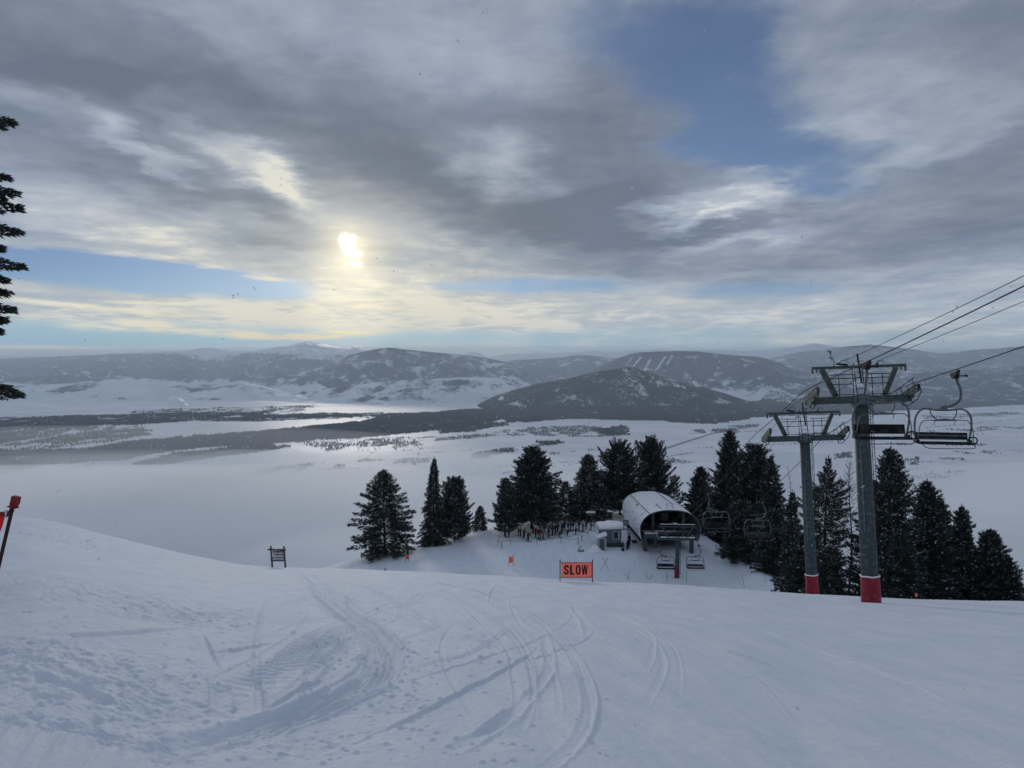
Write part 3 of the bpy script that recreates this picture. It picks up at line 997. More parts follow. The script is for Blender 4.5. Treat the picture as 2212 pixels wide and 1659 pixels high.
def scatter_cones(name, pts, heights, widths, material, label, cat, sides=4):
    """many far trees as ONE piece of stuff: uneven little crowns of two tiers"""
    n = len(pts)
    ang = RNG.rand(n) * 6.28
    V = []
    for k in range(sides):
        an = ang + k * 2 * math.pi / sides
        rr = widths * (.8 + .4 * RNG.rand(n))
        V.append(np.stack([pts[:, 0] + np.cos(an) * rr, pts[:, 1] + np.sin(an) * rr, pts[:, 2] + heights * .06], 1))
    for k in range(sides):
        an = ang + (k + .5) * 2 * math.pi / sides
        rr = widths * .62 * (.7 + .5 * RNG.rand(n))
        V.append(np.stack([pts[:, 0] + np.cos(an) * rr, pts[:, 1] + np.sin(an) * rr, pts[:, 2] + heights * (.5 + .1 * RNG.rand(n))], 1))
    V.append(np.stack([pts[:, 0], pts[:, 1], pts[:, 2] + heights], 1))
    per = 2 * sides + 1
    V = np.stack(V, 1).reshape(-1, 3)
    F = []
    base = np.arange(n) * per
    for k in range(sides):
        k2 = (k + 1) % sides
        F.append(np.stack([base + k, base + k2, base + sides + k], 1))
        F.append(np.stack([base + k2, base + sides + k2, base + sides + k], 1))
        F.append(np.stack([base + sides + k, base + sides + k2, base + 2 * sides], 1))
    F = np.stack(F, 1).reshape(-1, 3)
    o = np_mesh(name, V, F, material)
    tag(o, label, cat, kind='stuff')
    return o

def poly_points(poly, spacing, thin=None, seed=0):
    ad = [AD(*p) for p in poly]
    Ys = [-VALLEY / d for _, d in ad]
    y0, y1 = min(Ys), max(Ys)
    a0, a1 = min(a for a, _ in ad), max(a for a, _ in ad)
    x0 = min(a0 * y0, a0 * y1); x1 = max(a1 * y0, a1 * y1)
    n = int((x1 - x0) * (y1 - y0) / spacing ** 2)
    x = x0 + RNG.rand(n) * (x1 - x0); y = y0 + RNG.rand(n) * (y1 - y0)
    k = min(1.0, (y1 - y0) / 500)
    wx = x + 70 * k * fbm(x / 150, y / 170, 3, seed + 61); wy = y + 150 * k * fbm(x / 170, y / 210, 3, seed + 62)
    ok = in_poly(wx / wy, -VALLEY / wy, ad)
    # ragged edges
    x, y = x[ok], y[ok]
    if thin is not None:
        m = fbm(x / 120, y / 260, 4, seed + 5) > thin
        x, y = x[m], y[m]
    return x, y

def build_forests():
    X, Y = [], []
    for i, (poly, sp, thin) in enumerate(DENSE):
        x, y = poly_points(poly, sp, thin, i * 3)
        X.append(x); Y.append(y)
    x = np.concatenate(X); y = np.concatenate(Y)
    z = far_height(x, y)
    n = len(x)
    scatter_cones('valley_forest', np.stack([x, y, z - .5], 1), RNG.uniform(9, 19, n), RNG.uniform(3, 6, n), M_FARTREE, 'dark conifer belts winding across the white valley floor', 'forest')
    bare = [
        ([(1960, 934), (2212, 918), (2400, 910), (2400, 917), (2212, 926), (1970, 941)], 17, -.05), ([(1860, 954), (2130, 957), (2130, 963), (1860, 960)], 16, 0), ([(2000, 898), (2300, 886), (2300, 893), (2000, 906)], 19, -.1), ([(1700, 940), (1800, 934), (1800, 941), (1700, 947)], 14, -.1), ([(2050, 975), (2300, 970), (2300, 978), (2060, 983)], 17, .05),
        ([(1081, 931), (1180, 922), (1352, 919), (1352, 941), (1200, 944), (1095, 941)], 14, -.15),
        ([(927, 951), (1000, 942), (1081, 934), (1081, 940), (1000, 950), (930, 957)], 14, -.15),
        ([(842, 952), (874, 950), (876, 972), (846, 974)], 15, -.3), ([(892, 953), (908, 951), (908, 964), (893, 966)], 15, -.4),
        ([(720, 945), (800, 940), (960, 945), (930, 975), (760, 975)], 40, .15),
        ([(480, 1020), (691, 1000), (930, 988), (936, 998), (800, 1008), (691, 1018), (540, 1030)], 14, -.15),
        ([(1500, 930), (1520, 926), (1520, 936), (1500, 937)], 12, -.6), ([(1545, 928), (1585, 922), (1588, 934), (1545, 936)], 13, -.3), ([(1580, 920), (1632, 916), (1632, 924), (1590, 926)], 14, -.1),
        ([(1434, 990), (1530, 985), (1530, 996), (1434, 1002)], 16, 0), ([(1640, 972), (1672, 970), (1672, 977), (1640, 980)], 12, -.2),
        ([(1798, 984), (1846, 976), (1848, 986), (1800, 992)], 11, -.4), ([(1955, 1000), (1985, 984), (1990, 988), (1962, 1004)], 10, -.5),
        ([(1880, 992), (2080, 990), (2080, 997), (1880, 1000)], 17, .05), ([(1900, 1020), (2080, 1015), (2100, 1030), (1920, 1040)], 18, .15),
        ([(1300, 1003), (1500, 998), (1560, 1008), (1320, 1020)], 26, .1), ([(1180, 980), (1300, 970), (1290, 974), (1185, 984)], 18, .1),
        ([(0, 945), (200, 940), (260, 952), (0, 965)], 40, .1), ([(640, 905), (900, 896), (900, 902), (640, 910)], 40, .1), ([(30, 1010), (220, 995), (240, 1006), (40, 1024)], 20, 0),
    ]
    X, Y = [], []
    for i, (poly, sp, thin) in enumerate(bare):
        x, y = poly_points(poly, sp, thin, 200 + i * 3)
        X.append(x); Y.append(y)
    # hedge and fence rows
    for (p, q, st) in [((1020, 1012), (1440, 985), 9), ((1080, 1024), (1260, 1000), 10), ((1480, 938), (1680, 930), 14), ((880, 982), (1020, 972), 16), ((1290, 1010), (1500, 978), 12), ((1500, 968), (1800, 955), 16), ((620, 940), (760, 930), 22), ((470, 885), (900, 872), 30), ((2000, 925), (2212, 905), 22), ((1880, 935), (2212, 940), 26)]:
        a0, d0 = AD(*p); a1, d1 = AD(*q)
        p0 = np.array([a0 * -VALLEY / d0, -VALLEY / d0]); p1 = np.array([a1 * -VALLEY / d1, -VALLEY / d1])
        n = int(np.linalg.norm(p1 - p0) / st)
        t = RNG.rand(n)
        X.append(p0[0] + (p1[0] - p0[0]) * t + RNG.randn(n) * 4); Y.append(p0[1] + (p1[1] - p0[1]) * t + RNG.randn(n) * 4)
    x = np.concatenate(X); y = np.concatenate(Y)
    z = far_height(x, y)
    n = len(x)
    scatter_cones('cottonwood_groves', np.stack([x, y, z - .4], 1), RNG.uniform(4, 12, n), RNG.uniform(1.8, 4, n), M_FARBARE, 'greyish bare groves and hedge rows on the near valley fields', 'grove')
    # the wooded butte
    n = 52000
    a = RNG.uniform(AD(1000, 800)[0], AD(1660, 800)[0], n); y = RNG.uniform(8900, 10100, n)
    x = a * y
    z, fo = far_height(x, y, True)
    keep = (z > VALLEY + 8) & (fo + .9 * fbm(x / 120, y / 120, 3, 301) > .28)
    x, y, z = x[keep], y[keep], z[keep]
    n = len(x)
    scatter_cones('butte_forest', np.stack([x, y, z - .5], 1), RNG.uniform(11, 22, n), RNG.uniform(3, 5.5, n), M_FARTREE, 'dark speckled conifer wood covering the butte in the valley', 'forest')

def build_road():
    mb = MB()
    pix = [(1300, 1024), (1360, 998), (1434, 970), (1490, 952), (1539, 937), (1590, 927), (1640, 919)]
    pts = []
    for p in pix:
        a, d = AD(*p)
        pts.append(Vector((a * -VALLEY / d, -VALLEY / d, 0)))
    L, Rr = [], []
    for i, p in enumerate(pts):
        tg = (pts[min(i + 1, len(pts) - 1)] - pts[max(i - 1, 0)]).normalized()
        s = Vector((tg.y, -tg.x, 0)) * 11
        L.append(p - s); Rr.append(p + s)
    v = []
    for l, r in zip(L, Rr):
        for q in (l, r):
            q.z = float(far_height(np.array([q.x]), np.array([q.y]))[0]) + 2.0
            v.append(q)
    mb.add(v, [(2 * i, 2 * i + 1, 2 * i + 3, 2 * i + 2) for i in range(len(pts) - 1)])
    o = mb.build('valley_road', mat('icy_road', (.20, .20, .21), .8, 0, .2, .3, .02))
    tag(o, 'straight grey road crossing the snowy valley fields', 'road', kind='structure')

build_slope()
build_valley()
build_forests()
build_road()

def build_haze():
    mb = MB()
    mb.box((0, 29000, 20), (150000, 66000, 1440))
    m = bpy.data.materials.new('haze_air')
    m.use_nodes = True
    t = NT(m.node_tree)
    t.n.clear()
    o = t.add('ShaderNodeOutputMaterial')
    v = t.add('ShaderNodeVolumePrincipled')
    v.inputs['Color'].default_value = (.74, .87, 1.0, 1)
    v.inputs['Density'].default_value = 2.7e-5
    v.inputs['Anisotropy'].default_value = .35
    t.l.new(v.outputs[0], o.inputs['Volume'])
    ob = mb.build('haze', m)
    tag(ob, 'pale winter haze filling the valley air', 'haze', kind='stuff')
build_haze()

def build_fog():
    def bank(c, r, dens, label, tint=(.97, .985, 1.0)):
        vs, fs = [], []
        nu, nv = 40, 16
        for j in range(1, nv):
            t = math.pi * j / nv
            for i in range(nu):
                p = 2 * math.pi * i / nu
                q = 1 + .10 * math.sin(3 * p + c[0]) + .07 * math.sin(5 * p + 2)
                vs.append((c[0] + r[0] * q * math.sin(t) * math.cos(p), c[1] + r[1] * q * math.sin(t) * math.sin(p), c[2] + r[2] * math.cos(t)))
        for j in range(nv - 2):
            for i in range(nu):
                fs.append((j * nu + i, (j + 1) * nu + i, (j + 1) * nu + (i + 1) % nu, j * nu + (i + 1) % nu))
        o = len(vs)
        vs += [(c[0], c[1], c[2] + r[2]), (c[0], c[1], c[2] - r[2])]
        for i in range(nu):
            fs.append((o, i, (i + 1) % nu)); fs.append((o + 1, (nv - 2) * nu + (i + 1) % nu, (nv - 2) * nu + i))
        mb = MB(); mb.add(vs, fs, 0, True)
        m = bpy.data.materials.new('fog')
        m.use_nodes = True
        t = NT(m.node_tree)
        t.n.clear()
        ou = t.add('ShaderNodeOutputMaterial')
        v = t.add('ShaderNodeVolumePrincipled')
        v.inputs['Color'].default_value = (*tint, 1)
        v.inputs['Density'].default_value = dens
        v.inputs['Anisotropy'].default_value = .4
        t.l.new(v.outputs[0], ou.inputs['Volume'])
        tag(mb.build('fog_bank', m), label, 'fog', 'fog banks in the valley', kind='stuff')
    bank((-1350, 2600, -565), (1900, 1080, 165), 1.8e-3, 'grey fog bank lying over the near valley at left')
    bank((-2600, 5000, -590), (2300, 1500, 120), 2.8e-4, 'thin mist drifting over the dark conifer belts at left')
    bank((-2300, 4150, -585), (800, 420, 70), 7e-4, 'ragged fog wisp over the belts at far left')
    bank((-700, 4350, -590), (700, 330, 70), 7e-4, 'ragged fog wisp over the fields left of centre')
    bank((150, 3150, -590), (750, 560, 90), 8e-4, 'thin fog wisp reaching right behind the thin spire fir')
    bank((-1500, 4500, -590), (500, 300, 60), 7e-4, 'small fog wisp above the dark belts at left')
    rd = random.Random(12)
    for i in range(16):
        y = rd.uniform(1500, 3500)
        x = y * rd.uniform(-.66, -.02)
        rr = rd.uniform(160, 420)
        bank((x, y, -425 + rd.uniform(-70, 25)), (rr * rd.uniform(1, 1.8), rr, rd.uniform(35, 80)), rd.uniform(.6, 1.6) * .26 / rr, 'loose puff of mist drifting on top of the valley fog')
    bank((-1500, 4150, -595), (2600, 850, 62), 6e-4, 'low mist sheet blurring the near edge of the dark belts')
    bank((2000, 2650, -520), (620, 620, 150), 1.5e-3, 'grey fog patch against the mountain foot at far right')
    bank((0, 21500, -420), (34000, 12500, 780), 4.2e-5, 'bluish mist hanging before the far mountain ranges', (.70, .85, 1.0))
build_fog()
# ------------------------------------------------------------------ trees
def conifer(name, base, H, W, label, group=None, seed=0, start=.06, shape='cone', dens=1.0, droop=.25, up=.15, irregular=.25,
            mat_n=None, snow=.05, leaf=.42, lean=(0, 0), trunk_r=None, gaps=0.0, cat='tree', top_r=.04):
    """tapered trunk with limbs; crown of many needle sprays hung along every limb"""
    rs = np.random.RandomState(seed)
    rd = random.Random(seed)
    root = empty(name, base)
    tr = trunk_r or max(.07, H * .017)
    def axis(t):
        return Vector((lean[0] * t * t + .01 * H * math.sin(t * 5 + seed), lean[1] * t * t, H * t))
    tb = MB()
    ts = [0, .04, .15, .3, .45, .6, .75, .88, .97]
    tb.tube([axis(t) - Vector((0, 0, .6 if t == 0 else 0)) for t in ts], [tr * (1.25 if t == 0 else (1 - t * .93)) for t in ts], 8, 0)
    prof = {
        'cone': lambda t: (1 - t) ** .72,
        'spire': lambda t: .10 + .90 * (1 - t) ** 1.05 if t < .9 else (1 - t) * 1.9,
        'oval': lambda t: (1 - t) ** .62 * (.86 + .34 * t) * min(1.0, .8 + 2 * t),
        'broad': lambda t: (1 - t) ** .85 * (.62 + .58 * min(1.0, t * 3.2)),
        'round': lambda t: math.sqrt(max(0, 1 - ((t - .42) / .6) ** 2)),
        'pillar': lambda t: (.72 + .28 * math.sin(t * 9 + seed)) * (1 if t < .7 else max(.12, (1 - t) / .3)),
        'ragged': lambda t: (.55 + .5 * abs(math.sin(t * 11 + seed * 1.7))) * (1 - t) ** .55,
    }[shape]
    nb = int((46 + 8.5 * H) * dens)
    VV, MI = [], []
    def leaves(p, d, L, w, sn):
        """many sprays at once: bent diamonds of four corners"""
        d = d / (np.linalg.norm(d, axis=1)[:, None] + 1e-9)
        s = np.cross(d, rs.randn(len(p), 3)); s /= (np.linalg.norm(s, axis=1)[:, None] + 1e-9)
        n = np.cross(s, d)
        mid = p + d * (L * .5)[:, None] + n * (L * rs.uniform(-.1, .1, len(p)))[:, None]
        VV.append(np.stack([p, mid + s * w[:, None], p + d * L[:, None], mid - s * w[:, None]], 1).reshape(-1, 3))
        MI.append(sn.astype(np.int32))
    ga = 2.399963
    phase = rs.rand() * 6.28
    sect = [rs.uniform(1 - irregular, 1 + irregular * .55) for _ in range(26)]
    for i in range(nb):
        q = (i + rs.rand() * .8) / nb
        t = start + (1 - start) * (1 - (1 - q) ** 1.18) * .985
        if gaps and vn1(t * 8 + seed * 3.1) < gaps - .5:
            continue
        an = phase + i * ga + rs.uniform(-.4, .4)
        k = sect[int((an * 1.3 + t * 9) * 3) % 26]
        L = W * .5 * prof(min(max((t - start) / (1 - start), 0), 1)) * k * rs.uniform(.78, 1.12)
        L = max(L, top_r * H * .35)
        b0 = axis(t)
        el0 = up * 1.2 + .95 * max(0, t - .55) - droop * .55 * (1 - t)
        n = 5
        pts = []
        for j in range(n):
            s = j / (n - 1)
            z = L * s * math.tan(max(-.6, min(1.15, el0))) - droop * L * s * s * (1 - .5 * t) + up * L * s ** 3 * .8
            pts.append(Vector((b0.x + math.cos(an) * L * s, b0.y + math.sin(an) * L * s, b0.z + z)))
        if L > .5:
            r0 = max(.012, tr * .20 * (1 - t * .8))
            tb.tube(pts, [r0 * (1 - .8 * j / (n - 1)) for j in range(n)], 4, 0, False)
        pa = np.array([list(p) for p in pts])
        nl = int(max(12, 19 * L / leaf) * min(1.25, .75 + dens * .35))
        topk = min(1.0, (1 - t) / .14 + .12)
        s = rs.uniform(.12, 1.0, nl) ** .8
        f = s * (n - 1); jj = np.minimum(f.astype(int), n - 2); fr = (f - jj)[:, None]
        p = pa[jj] * (1 - fr) + pa[jj + 1] * fr
        d = pa[jj + 1] - pa[jj]
        d = d / (np.linalg.norm(d, axis=1)[:, None] + 1e-9)
        sd = np.array([[-math.sin(an), math.cos(an), 0.0]]) * (rs.choice([-1, 1], nl) * rs.uniform(.3, 1.1, nl))[:, None]
        spread = (leaf * .45 + .30 * L * (1.04 - s) * np.minimum(1.0, s * 3)) * min(1.0, L / .8) * topk
        p = p + sd * (spread * rs.rand(nl))[:, None]
        p[:, 2] += rs.uniform(-.65, .40, nl) * (spread * .45 + leaf * .3)
        dirv = d * rs.uniform(.5, 1.1, nl)[:, None] + sd * .7
        dirv[:, 2] += rs.uniform(-.35, .55, nl)
        leaves(p, dirv, leaf * rs.uniform(.5, 1.1, nl) * (.45 + .55 * topk), leaf * rs.uniform(.08, .17, nl), (rs.rand(nl) < snow) & (dirv[:, 2] > -.1))
    # leader
    tip = np.array(list(axis(.97)))
    q = rs.rand(40)
    p = tip + np.stack([rs.randn(40) * .05 * (1 - q), rs.randn(40) * .05 * (1 - q), (q - .55) * .10 * H], 1)
    dv = np.stack([rs.uniform(-.7, .7, 40) * (1.2 - q), rs.uniform(-.7, .7, 40) * (1.2 - q), np.ones(40)], 1)
    leaves(p, dv, np.full(40, leaf * .6), np.full(40, leaf * .10), np.zeros(40, bool))
    V = np.concatenate(VV); MI = np.concatenate(MI); F = np.arange(len(V)).reshape(-1, 4)
    tb.build('trunk', M_BARK, root)
    np_mesh('crown', V, F, [mat_n or M_NEEDLE, M_TREESNOW], root, MI)
    tag(root, label, cat, group)
    return root

def vn1(x):
    return math.sin(x * 1.7) * .5 + math.sin(x * 3.9 + 1.3) * .35

def bare_tree(name, base, H, W, label, group=None, seed=0, lean=(0, 0), nb=60, start=.15, twigs=5, trunk_r=.11, material=None, cat='tree', upness=.35):
    rd = random.Random(seed)
    root = empty(name, base)
    tb, cb = MB(), MB()
    def axis(t):
        return Vector((lean[0] * t ** 1.5 + .012 * H * math.sin(t * 7 + seed), lean[1] * t, H * t))
    ts = [0, .1, .25, .4, .55, .7, .85, 1.0]
    tb.tube([axis(t) - Vector((0, 0, .5 if t == 0 else 0)) for t in ts], [trunk_r * (1 - t * .9) for t in ts], 7)
    for i in range(nb):
        t = start + (1 - start) * (i + rd.random()) / nb * .97
        an = i * 2.4 + rd.uniform(-.5, .5)
        q = (t - start) / (1 - start)
        L = W * .5 * (math.sin(math.pi * min(.97, .22 + .76 * q)) ** .8) * rd.uniform(.5, 1.1)
        b = axis(t)
        d = Vector((math.cos(an), math.sin(an), upness + rd.uniform(-.25, .3) + .5 * q))
        p = [b]
        for j in range(4):
            d = (d + Vector((rd.uniform(-.3, .3), rd.uniform(-.3, .3), rd.uniform(-.05, .22)))).normalized()
            p.append(p[-1] + d * L / 4)
        cb.tube(p, [.024, .018, .013, .009, .005], 4, 0, False)
        for k in range(twigs):
            j = rd.randint(1, 4)
            e = Vector((rd.uniform(-1, 1), rd.uniform(-1, 1), rd.uniform(-.1, .9))).normalized()
            l2 = L * rd.uniform(.18, .42)
            m = p[j] + e * l2 * .55 + Vector((0, 0, .04))
            cb.tube([p[j], m, p[j] + e * l2 + Vector((0, 0, .12 * l2))], [.010, .007, .004], 3, 0, False)
    tb.build('trunk', material or M_GREYWOOD, root)
    cb.build('crown', material or M_GREYWOOD, root)
    tag(root, label, cat, group)
    return root

def tree_at(px, ptop, pbase, wpx, Y, **kw):
    """stands where the photo shows it; the hidden foot is taken down to the ground"""
    a, _ = AD(px, pbase)
    x = a * Y
    z0 = gz(x, Y)
    top = P(px, ptop, Y).z
    W = wpx * Y / FD
    return Vector((x, Y, z0 - .15)), top - z0 + .15, W

def build_trees():
    G = 'conifers around the lower lift station'
    S = 'conifers below the lip behind the lift towers'
    T = [
        ('fir_tree', 830, 1017, 1206, 146, 113, dict(shape='broad', dens=1.25, irregular=.5, droop=.42, up=.26, leaf=.50, start=.0, label='broad ragged fir standing alone on the left shoulder of the knoll', group=G)),
        ('fir_tree', 938, 990, 1178, 62, 117, dict(shape='spire', dens=1.9, irregular=.2, droop=.30, up=.06, leaf=.36, start=.02, label='tall thin spire-shaped fir right of the lone broad fir', group=G)),
        ('fir_tree', 982, 1035, 1172, 92, 119, dict(shape='oval', dens=1.7, irregular=.22, droop=.15, up=.3, leaf=.42, start=.02, label='dense egg-shaped fir touching the thin spire fir', group=G)),
        ('fir_tree', 1037, 1094, 1160, 36, 126, dict(shape='cone', dens=1.2, irregular=.2, droop=.2, up=.2, leaf=.34, start=.02, label='small pointed fir standing apart left of the lift queue', group=G)),
        ('fir_tree', 1092, 1034, 1150, 62, 119, dict(shape='oval', dens=1.35, irregular=.3, droop=.2, up=.25, leaf=.40, start=.09, label='narrow fir at the left end of the lift queue', group=G)),
        ('fir_tree', 1150, 966, 1150, 150, 124, dict(shape='cone', dens=2.1, irregular=.34, droop=.28, up=.24, leaf=.5, start=.075, label='big dark cone-shaped fir towering over the lift queue', group=G)),
        ('fir_tree', 1222, 1041, 1135, 74, 129, dict(shape='cone', dens=1.1, irregular=.35, droop=.2, up=.2, leaf=.36, start=.04, label='slim half-open fir between the two larger firs over the queue', group=G)),
        ('fir_tree', 1272, 982, 1130, 112, 132, dict(shape='cone', dens=1.8, irregular=.25, droop=.35, up=.18, leaf=.42, start=.03, snow=.13, label='snow-dusted pointed fir behind the booth roof', group=G)),
        ('pine_tree', 1338, 964, 1130, 130, 136, dict(shape='ragged', dens=1.55, irregular=.45, droop=.25, up=.35, leaf=.55, start=.06, label='loose wide-armed pine behind the booth, left of its twin', group=G, mat_n=M_NEEDLE)),
        ('pine_tree', 1405, 952, 1130, 118, 146, dict(shape='ragged', dens=1.9, irregular=.4, droop=.15, up=.4, leaf=.52, start=.05, label='dense knob-topped pine rising behind the station roof', group=G)),
        ('pine_tree', 1456, 1027, 1130, 56, 141, dict(shape='ragged', dens=.7, irregular=.4, droop=.15, up=.3, leaf=.40, start=.05, label='small thin pine peeping over the crest of the station roof', group=G, mat_n=M_NEEDLE2)),
        ('fir_tree', 1511, 1009, 1180, 90, 134, dict(shape='cone', dens=1.7, irregular=.35, droop=.22, up=.25, leaf=.45, start=.03, label='bushy fir just right of the station roof', group=G)),
        ('fir_tree', 1572, 931, 1200, 118, 126, dict(shape='cone', dens=1.75, irregular=.42, droop=.28, up=.28, leaf=.50, start=.03, label='tallest ragged fir with open top right of the station', group=G)),
        ('fir_tree', 1626, 964, 1225, 130, 121, dict(shape='oval', dens=2.3, irregular=.28, droop=.15, up=.3, leaf=.50, start=.02, label='massive blunt-topped black fir left of the far lift tower', group=G)),
        ('fir_tree', 1662, 992, 1240, 88, 116, dict(shape='cone', dens=1.9, irregular=.25, droop=.2, up=.25, leaf=.45, start=.02, label='pointed fir on the right flank of the massive black fir', group=G)),
        ('fir_tree', 1602, 1085, 1225, 110, 109, dict(shape='oval', dens=1.8, irregular=.3, droop=.3, up=.2, leaf=.42, start=.0, label='low dark fir behind the two middle chairs', group=G)),
        ('fir_tree', 1668, 1100, 1262, 90, 101, dict(shape='oval', dens=1.8, irregular=.3, droop=.25, up=.2, leaf=.42, start=.0, label='low spreading fir on the edge of the steep right bank', group=G)),
        ('fir_tree', 1711, 1064, 1290, 62, 82, dict(shape='cone', dens=1.5, irregular=.35, droop=.2, up=.2, leaf=.36, start=.02, label='slender fir just left of the far lift tower', group=S)),
        ('fir_tree', 1738, 1150, 1300, 70, 76, dict(shape='oval', dens=1.5, irregular=.3, droop=.2, up=.2, leaf=.36, start=.0, label='short dark fir behind the foot of the far lift tower', group=S)),
        ('pine_tree', 1783, 990, 1330, 92, 66, dict(shape='pillar', dens=1.15, irregular=.5, droop=.42, up=.30, leaf=.32, start=.03, gaps=.0, label='gaunt open pine with drooping twigs right of the far lift tower', group=S, mat_n=M_NEEDLE2)),
        ('fir_tree', 1790, 1185, 1335, 86, 63, dict(shape='oval', dens=1.5, irregular=.35, droop=.3, up=.2, leaf=.30, start=.0, label='low undergrowth fir between the two red pads', group=S, mat_n=M_NEEDLE2)),
        ('fir_tree', 1916, 969, 1335, 140, 63, dict(shape='cone', dens=1.75, irregular=.35, droop=.25, up=.25, leaf=.34, start=.02, label='tall full fir close right of the near lift tower', group=S)),
        ('fir_tree', 1997, 1040, 1340, 118, 65, dict(shape='cone', dens=1.9, irregular=.32, droop=.25, up=.25, leaf=.34, start=.01, label='dense fir next to the tall full fir, second from the near tower', group=S)),
        ('fir_tree', 2030, 1085, 1340, 80, 68, dict(shape='cone', dens=1.7, irregular=.3, droop=.25, up=.25, leaf=.33, start=.01, label='fir half hidden behind the dense fir right of the near tower', group=S)),
        ('fir_tree', 2075, 1095, 1342, 90, 66, dict(shape='spire', dens=1.9, irregular=.35, droop=.25, up=.22, leaf=.34, start=.01, label='narrow-topped fir in the middle of the right-hand row', group=S)),
        ('fir_tree', 2138, 1145, 1345, 100, 65, dict(shape='cone', dens=1.9, irregular=.3, droop=.25, up=.22, leaf=.33, start=.01, label='mid-sized fir, last but one of the right-hand row', group=S)),
        ('fir_tree', 2172, 1200, 1345, 70, 64, dict(shape='cone', dens=1.8, irregular=.3, droop=.25, up=.22, leaf=.32, start=.01, label='small fir ending the right-hand row of firs', group=S)),
        ('fir_tree', 1945, 1150, 1340, 95, 60, dict(shape='oval', dens=1.5, irregular=.35, droop=.3, up=.2, leaf=.32, start=.0, label='low bushy fir under the tall full fir', group=S)),
    ]
    for i, (nm, px, pt, pb, w, Y, kw) in enumerate(T):
        b, H, W = tree_at(px, pt, pb, w * (1.42 if kw.get('group') == S else 1.14), Y)
        kw['dens'] = kw['dens'] * (1.15 if kw.get('group') == S else 1.05)
        kw['irregular'] = min(.55, kw['irregular'] * 1.35)
        kw['snow'] = kw.get('snow', .045)
        conifer(nm, b, H, W, seed=20 + i * 7, **kw)
    # dead and leafless ones
    b, H, W = tree_at(1834, 990, 1330, 100, 69)
    bare_tree('bare_tree', b, H, W, 'leafless twiggy grey tree between the two lift towers', None, 5, nb=95, start=.12, twigs=7, trunk_r=.12)
    b, H, W = tree_at(1722, 1006, 1240, 40, 92)
    b = Vector((AD(1724, 1240)[0] * 92, 92, b.z))
    bare_tree('dead_snag', b, H, W * .9, 'dead leaning snag with bare side twigs left of the far lift tower', None, 8, lean=(-1.55, 0), nb=26, start=.35, twigs=2, trunk_r=.13, upness=.25)
    b, H, W = tree_at(1690, 1072, 1250, 14, 98)
    bare_tree('dead_snag', b, H, W, 'straight branchless dead trunk beside the massive black fir', None, 9, nb=8, start=.4, twigs=1, trunk_r=.11)
    b, H, W = tree_at(1858, 1075, 1330, 26, 72)
    bare_tree('dead_snag', b, H, W, 'dark bare stem tucked behind the near lift tower', None, 10, nb=26, start=.3, twigs=2, trunk_r=.13, material=M_BARK)
    # bush and saplings
    p = hit(1262, 1116, 90, 150)
    bare_tree('bare_bush', p, 2.6, 4.6, 'brownish leafless bush behind the skiers left of the booth', None, 12, nb=150, start=.05, twigs=8, trunk_r=.03, cat='bush', upness=.5, material=mat('brown_twigs', (.10, .075, .065), .9))
    p = hit(692, 1226, 30, 70)
    conifer('sapling', p, .50, .42, 'tiny fir sapling poking from the snow right of the trail sign', None, 77, start=.0, shape='cone', dens=.55, leaf=.10, snow=.1, cat='sapling', trunk_r=.012)
    p = hit(832, 1233, 30, 70)
    conifer('sapling', p, .16, .16, 'barely visible twig-sized sapling on the snow lip', None, 78, start=.0, shape='cone', dens=.3, leaf=.06, snow=.1, cat='sapling', trunk_r=.006)
    p = hit(921, 1180, 90, 150)
    conifer('young_fir', p + Vector((0, 0, -.1)), 2.1, 1.5, 'knee-high young fir at the foot of the thin spire fir', None, 79, start=.0, shape='cone', dens=.9, leaf=.26, snow=.05)

    # brush fringe along the steep right bank
    mb = MB()
    rd = random.Random(3)
    for i in range(420):
        t = rd.random()
        px = 1545 + t * 190; py = np.interp(px, [1510, 1560, 1620, 1680, 1735], [1161, 1189, 1216, 1250, 1283]) + rd.uniform(0, 7)
        p = hit(px, py, 80, 140)
        for k in range(2):
            e = Vector((rd.uniform(-.5, .5), rd.uniform(-.4, .4), 1)).normalized()
            L = rd.uniform(.15, .55)
            mb.tube([p, p + e * L * .6 + Vector((rd.uniform(-.05, .05), 0, 0)), p + e * L], [.014, .010, .004], 3, 0, False)
    o = mb.build('dry_brush', mat('dry_grass', (.085, .08, .075), .9))
    tag(o, 'dry brush poking through snow along the steep right bank', 'brush', kind='stuff')

    # the big fir at the left edge: only its branch tips come into the picture
    Y = 13.0
    xl = AD(0, 600)[0] * Y
    root = empty('edge_fir', (xl - 2.0, Y, gz(xl - 2.0, Y) - .2))
    top = P(0, 130, Y).z - root.location.z
    tb = MB()
    tb.tube([(0, 0, -.3), (0, 0, 2), (0.03, 0, 5), (0, 0, top)], [.26, .22, .16, .02], 10)
    rs = np.random.RandomState(5)
    V, F, MI = [], [], []
    tips = [(32, 262, 0), (12, 272, .2), (22, 382, .2), (40, 415, 0), (48, 447, .05), (14, 430, .3), (49, 500, 0), (8, 535, .1), (55, 574, 0), (18, 603, .2), (22, 632, 0), (32, 668, 0), (16, 690, .1), (5, 715, .2), (48, 852, 0), (22, 838, .2), (-40, 300, .4), (-50, 480, .4), (-60, 640, .5), (-60, 760, .4), (-40, 905, .4), (-60, 200, .3), (-70, 1000, .4), (-50, 790, .2)]
    extra = [(rs.uniform(-260, -60), rs.uniform(150, 1100), rs.uniform(-1.2, 1.2)) for _ in range(70)]
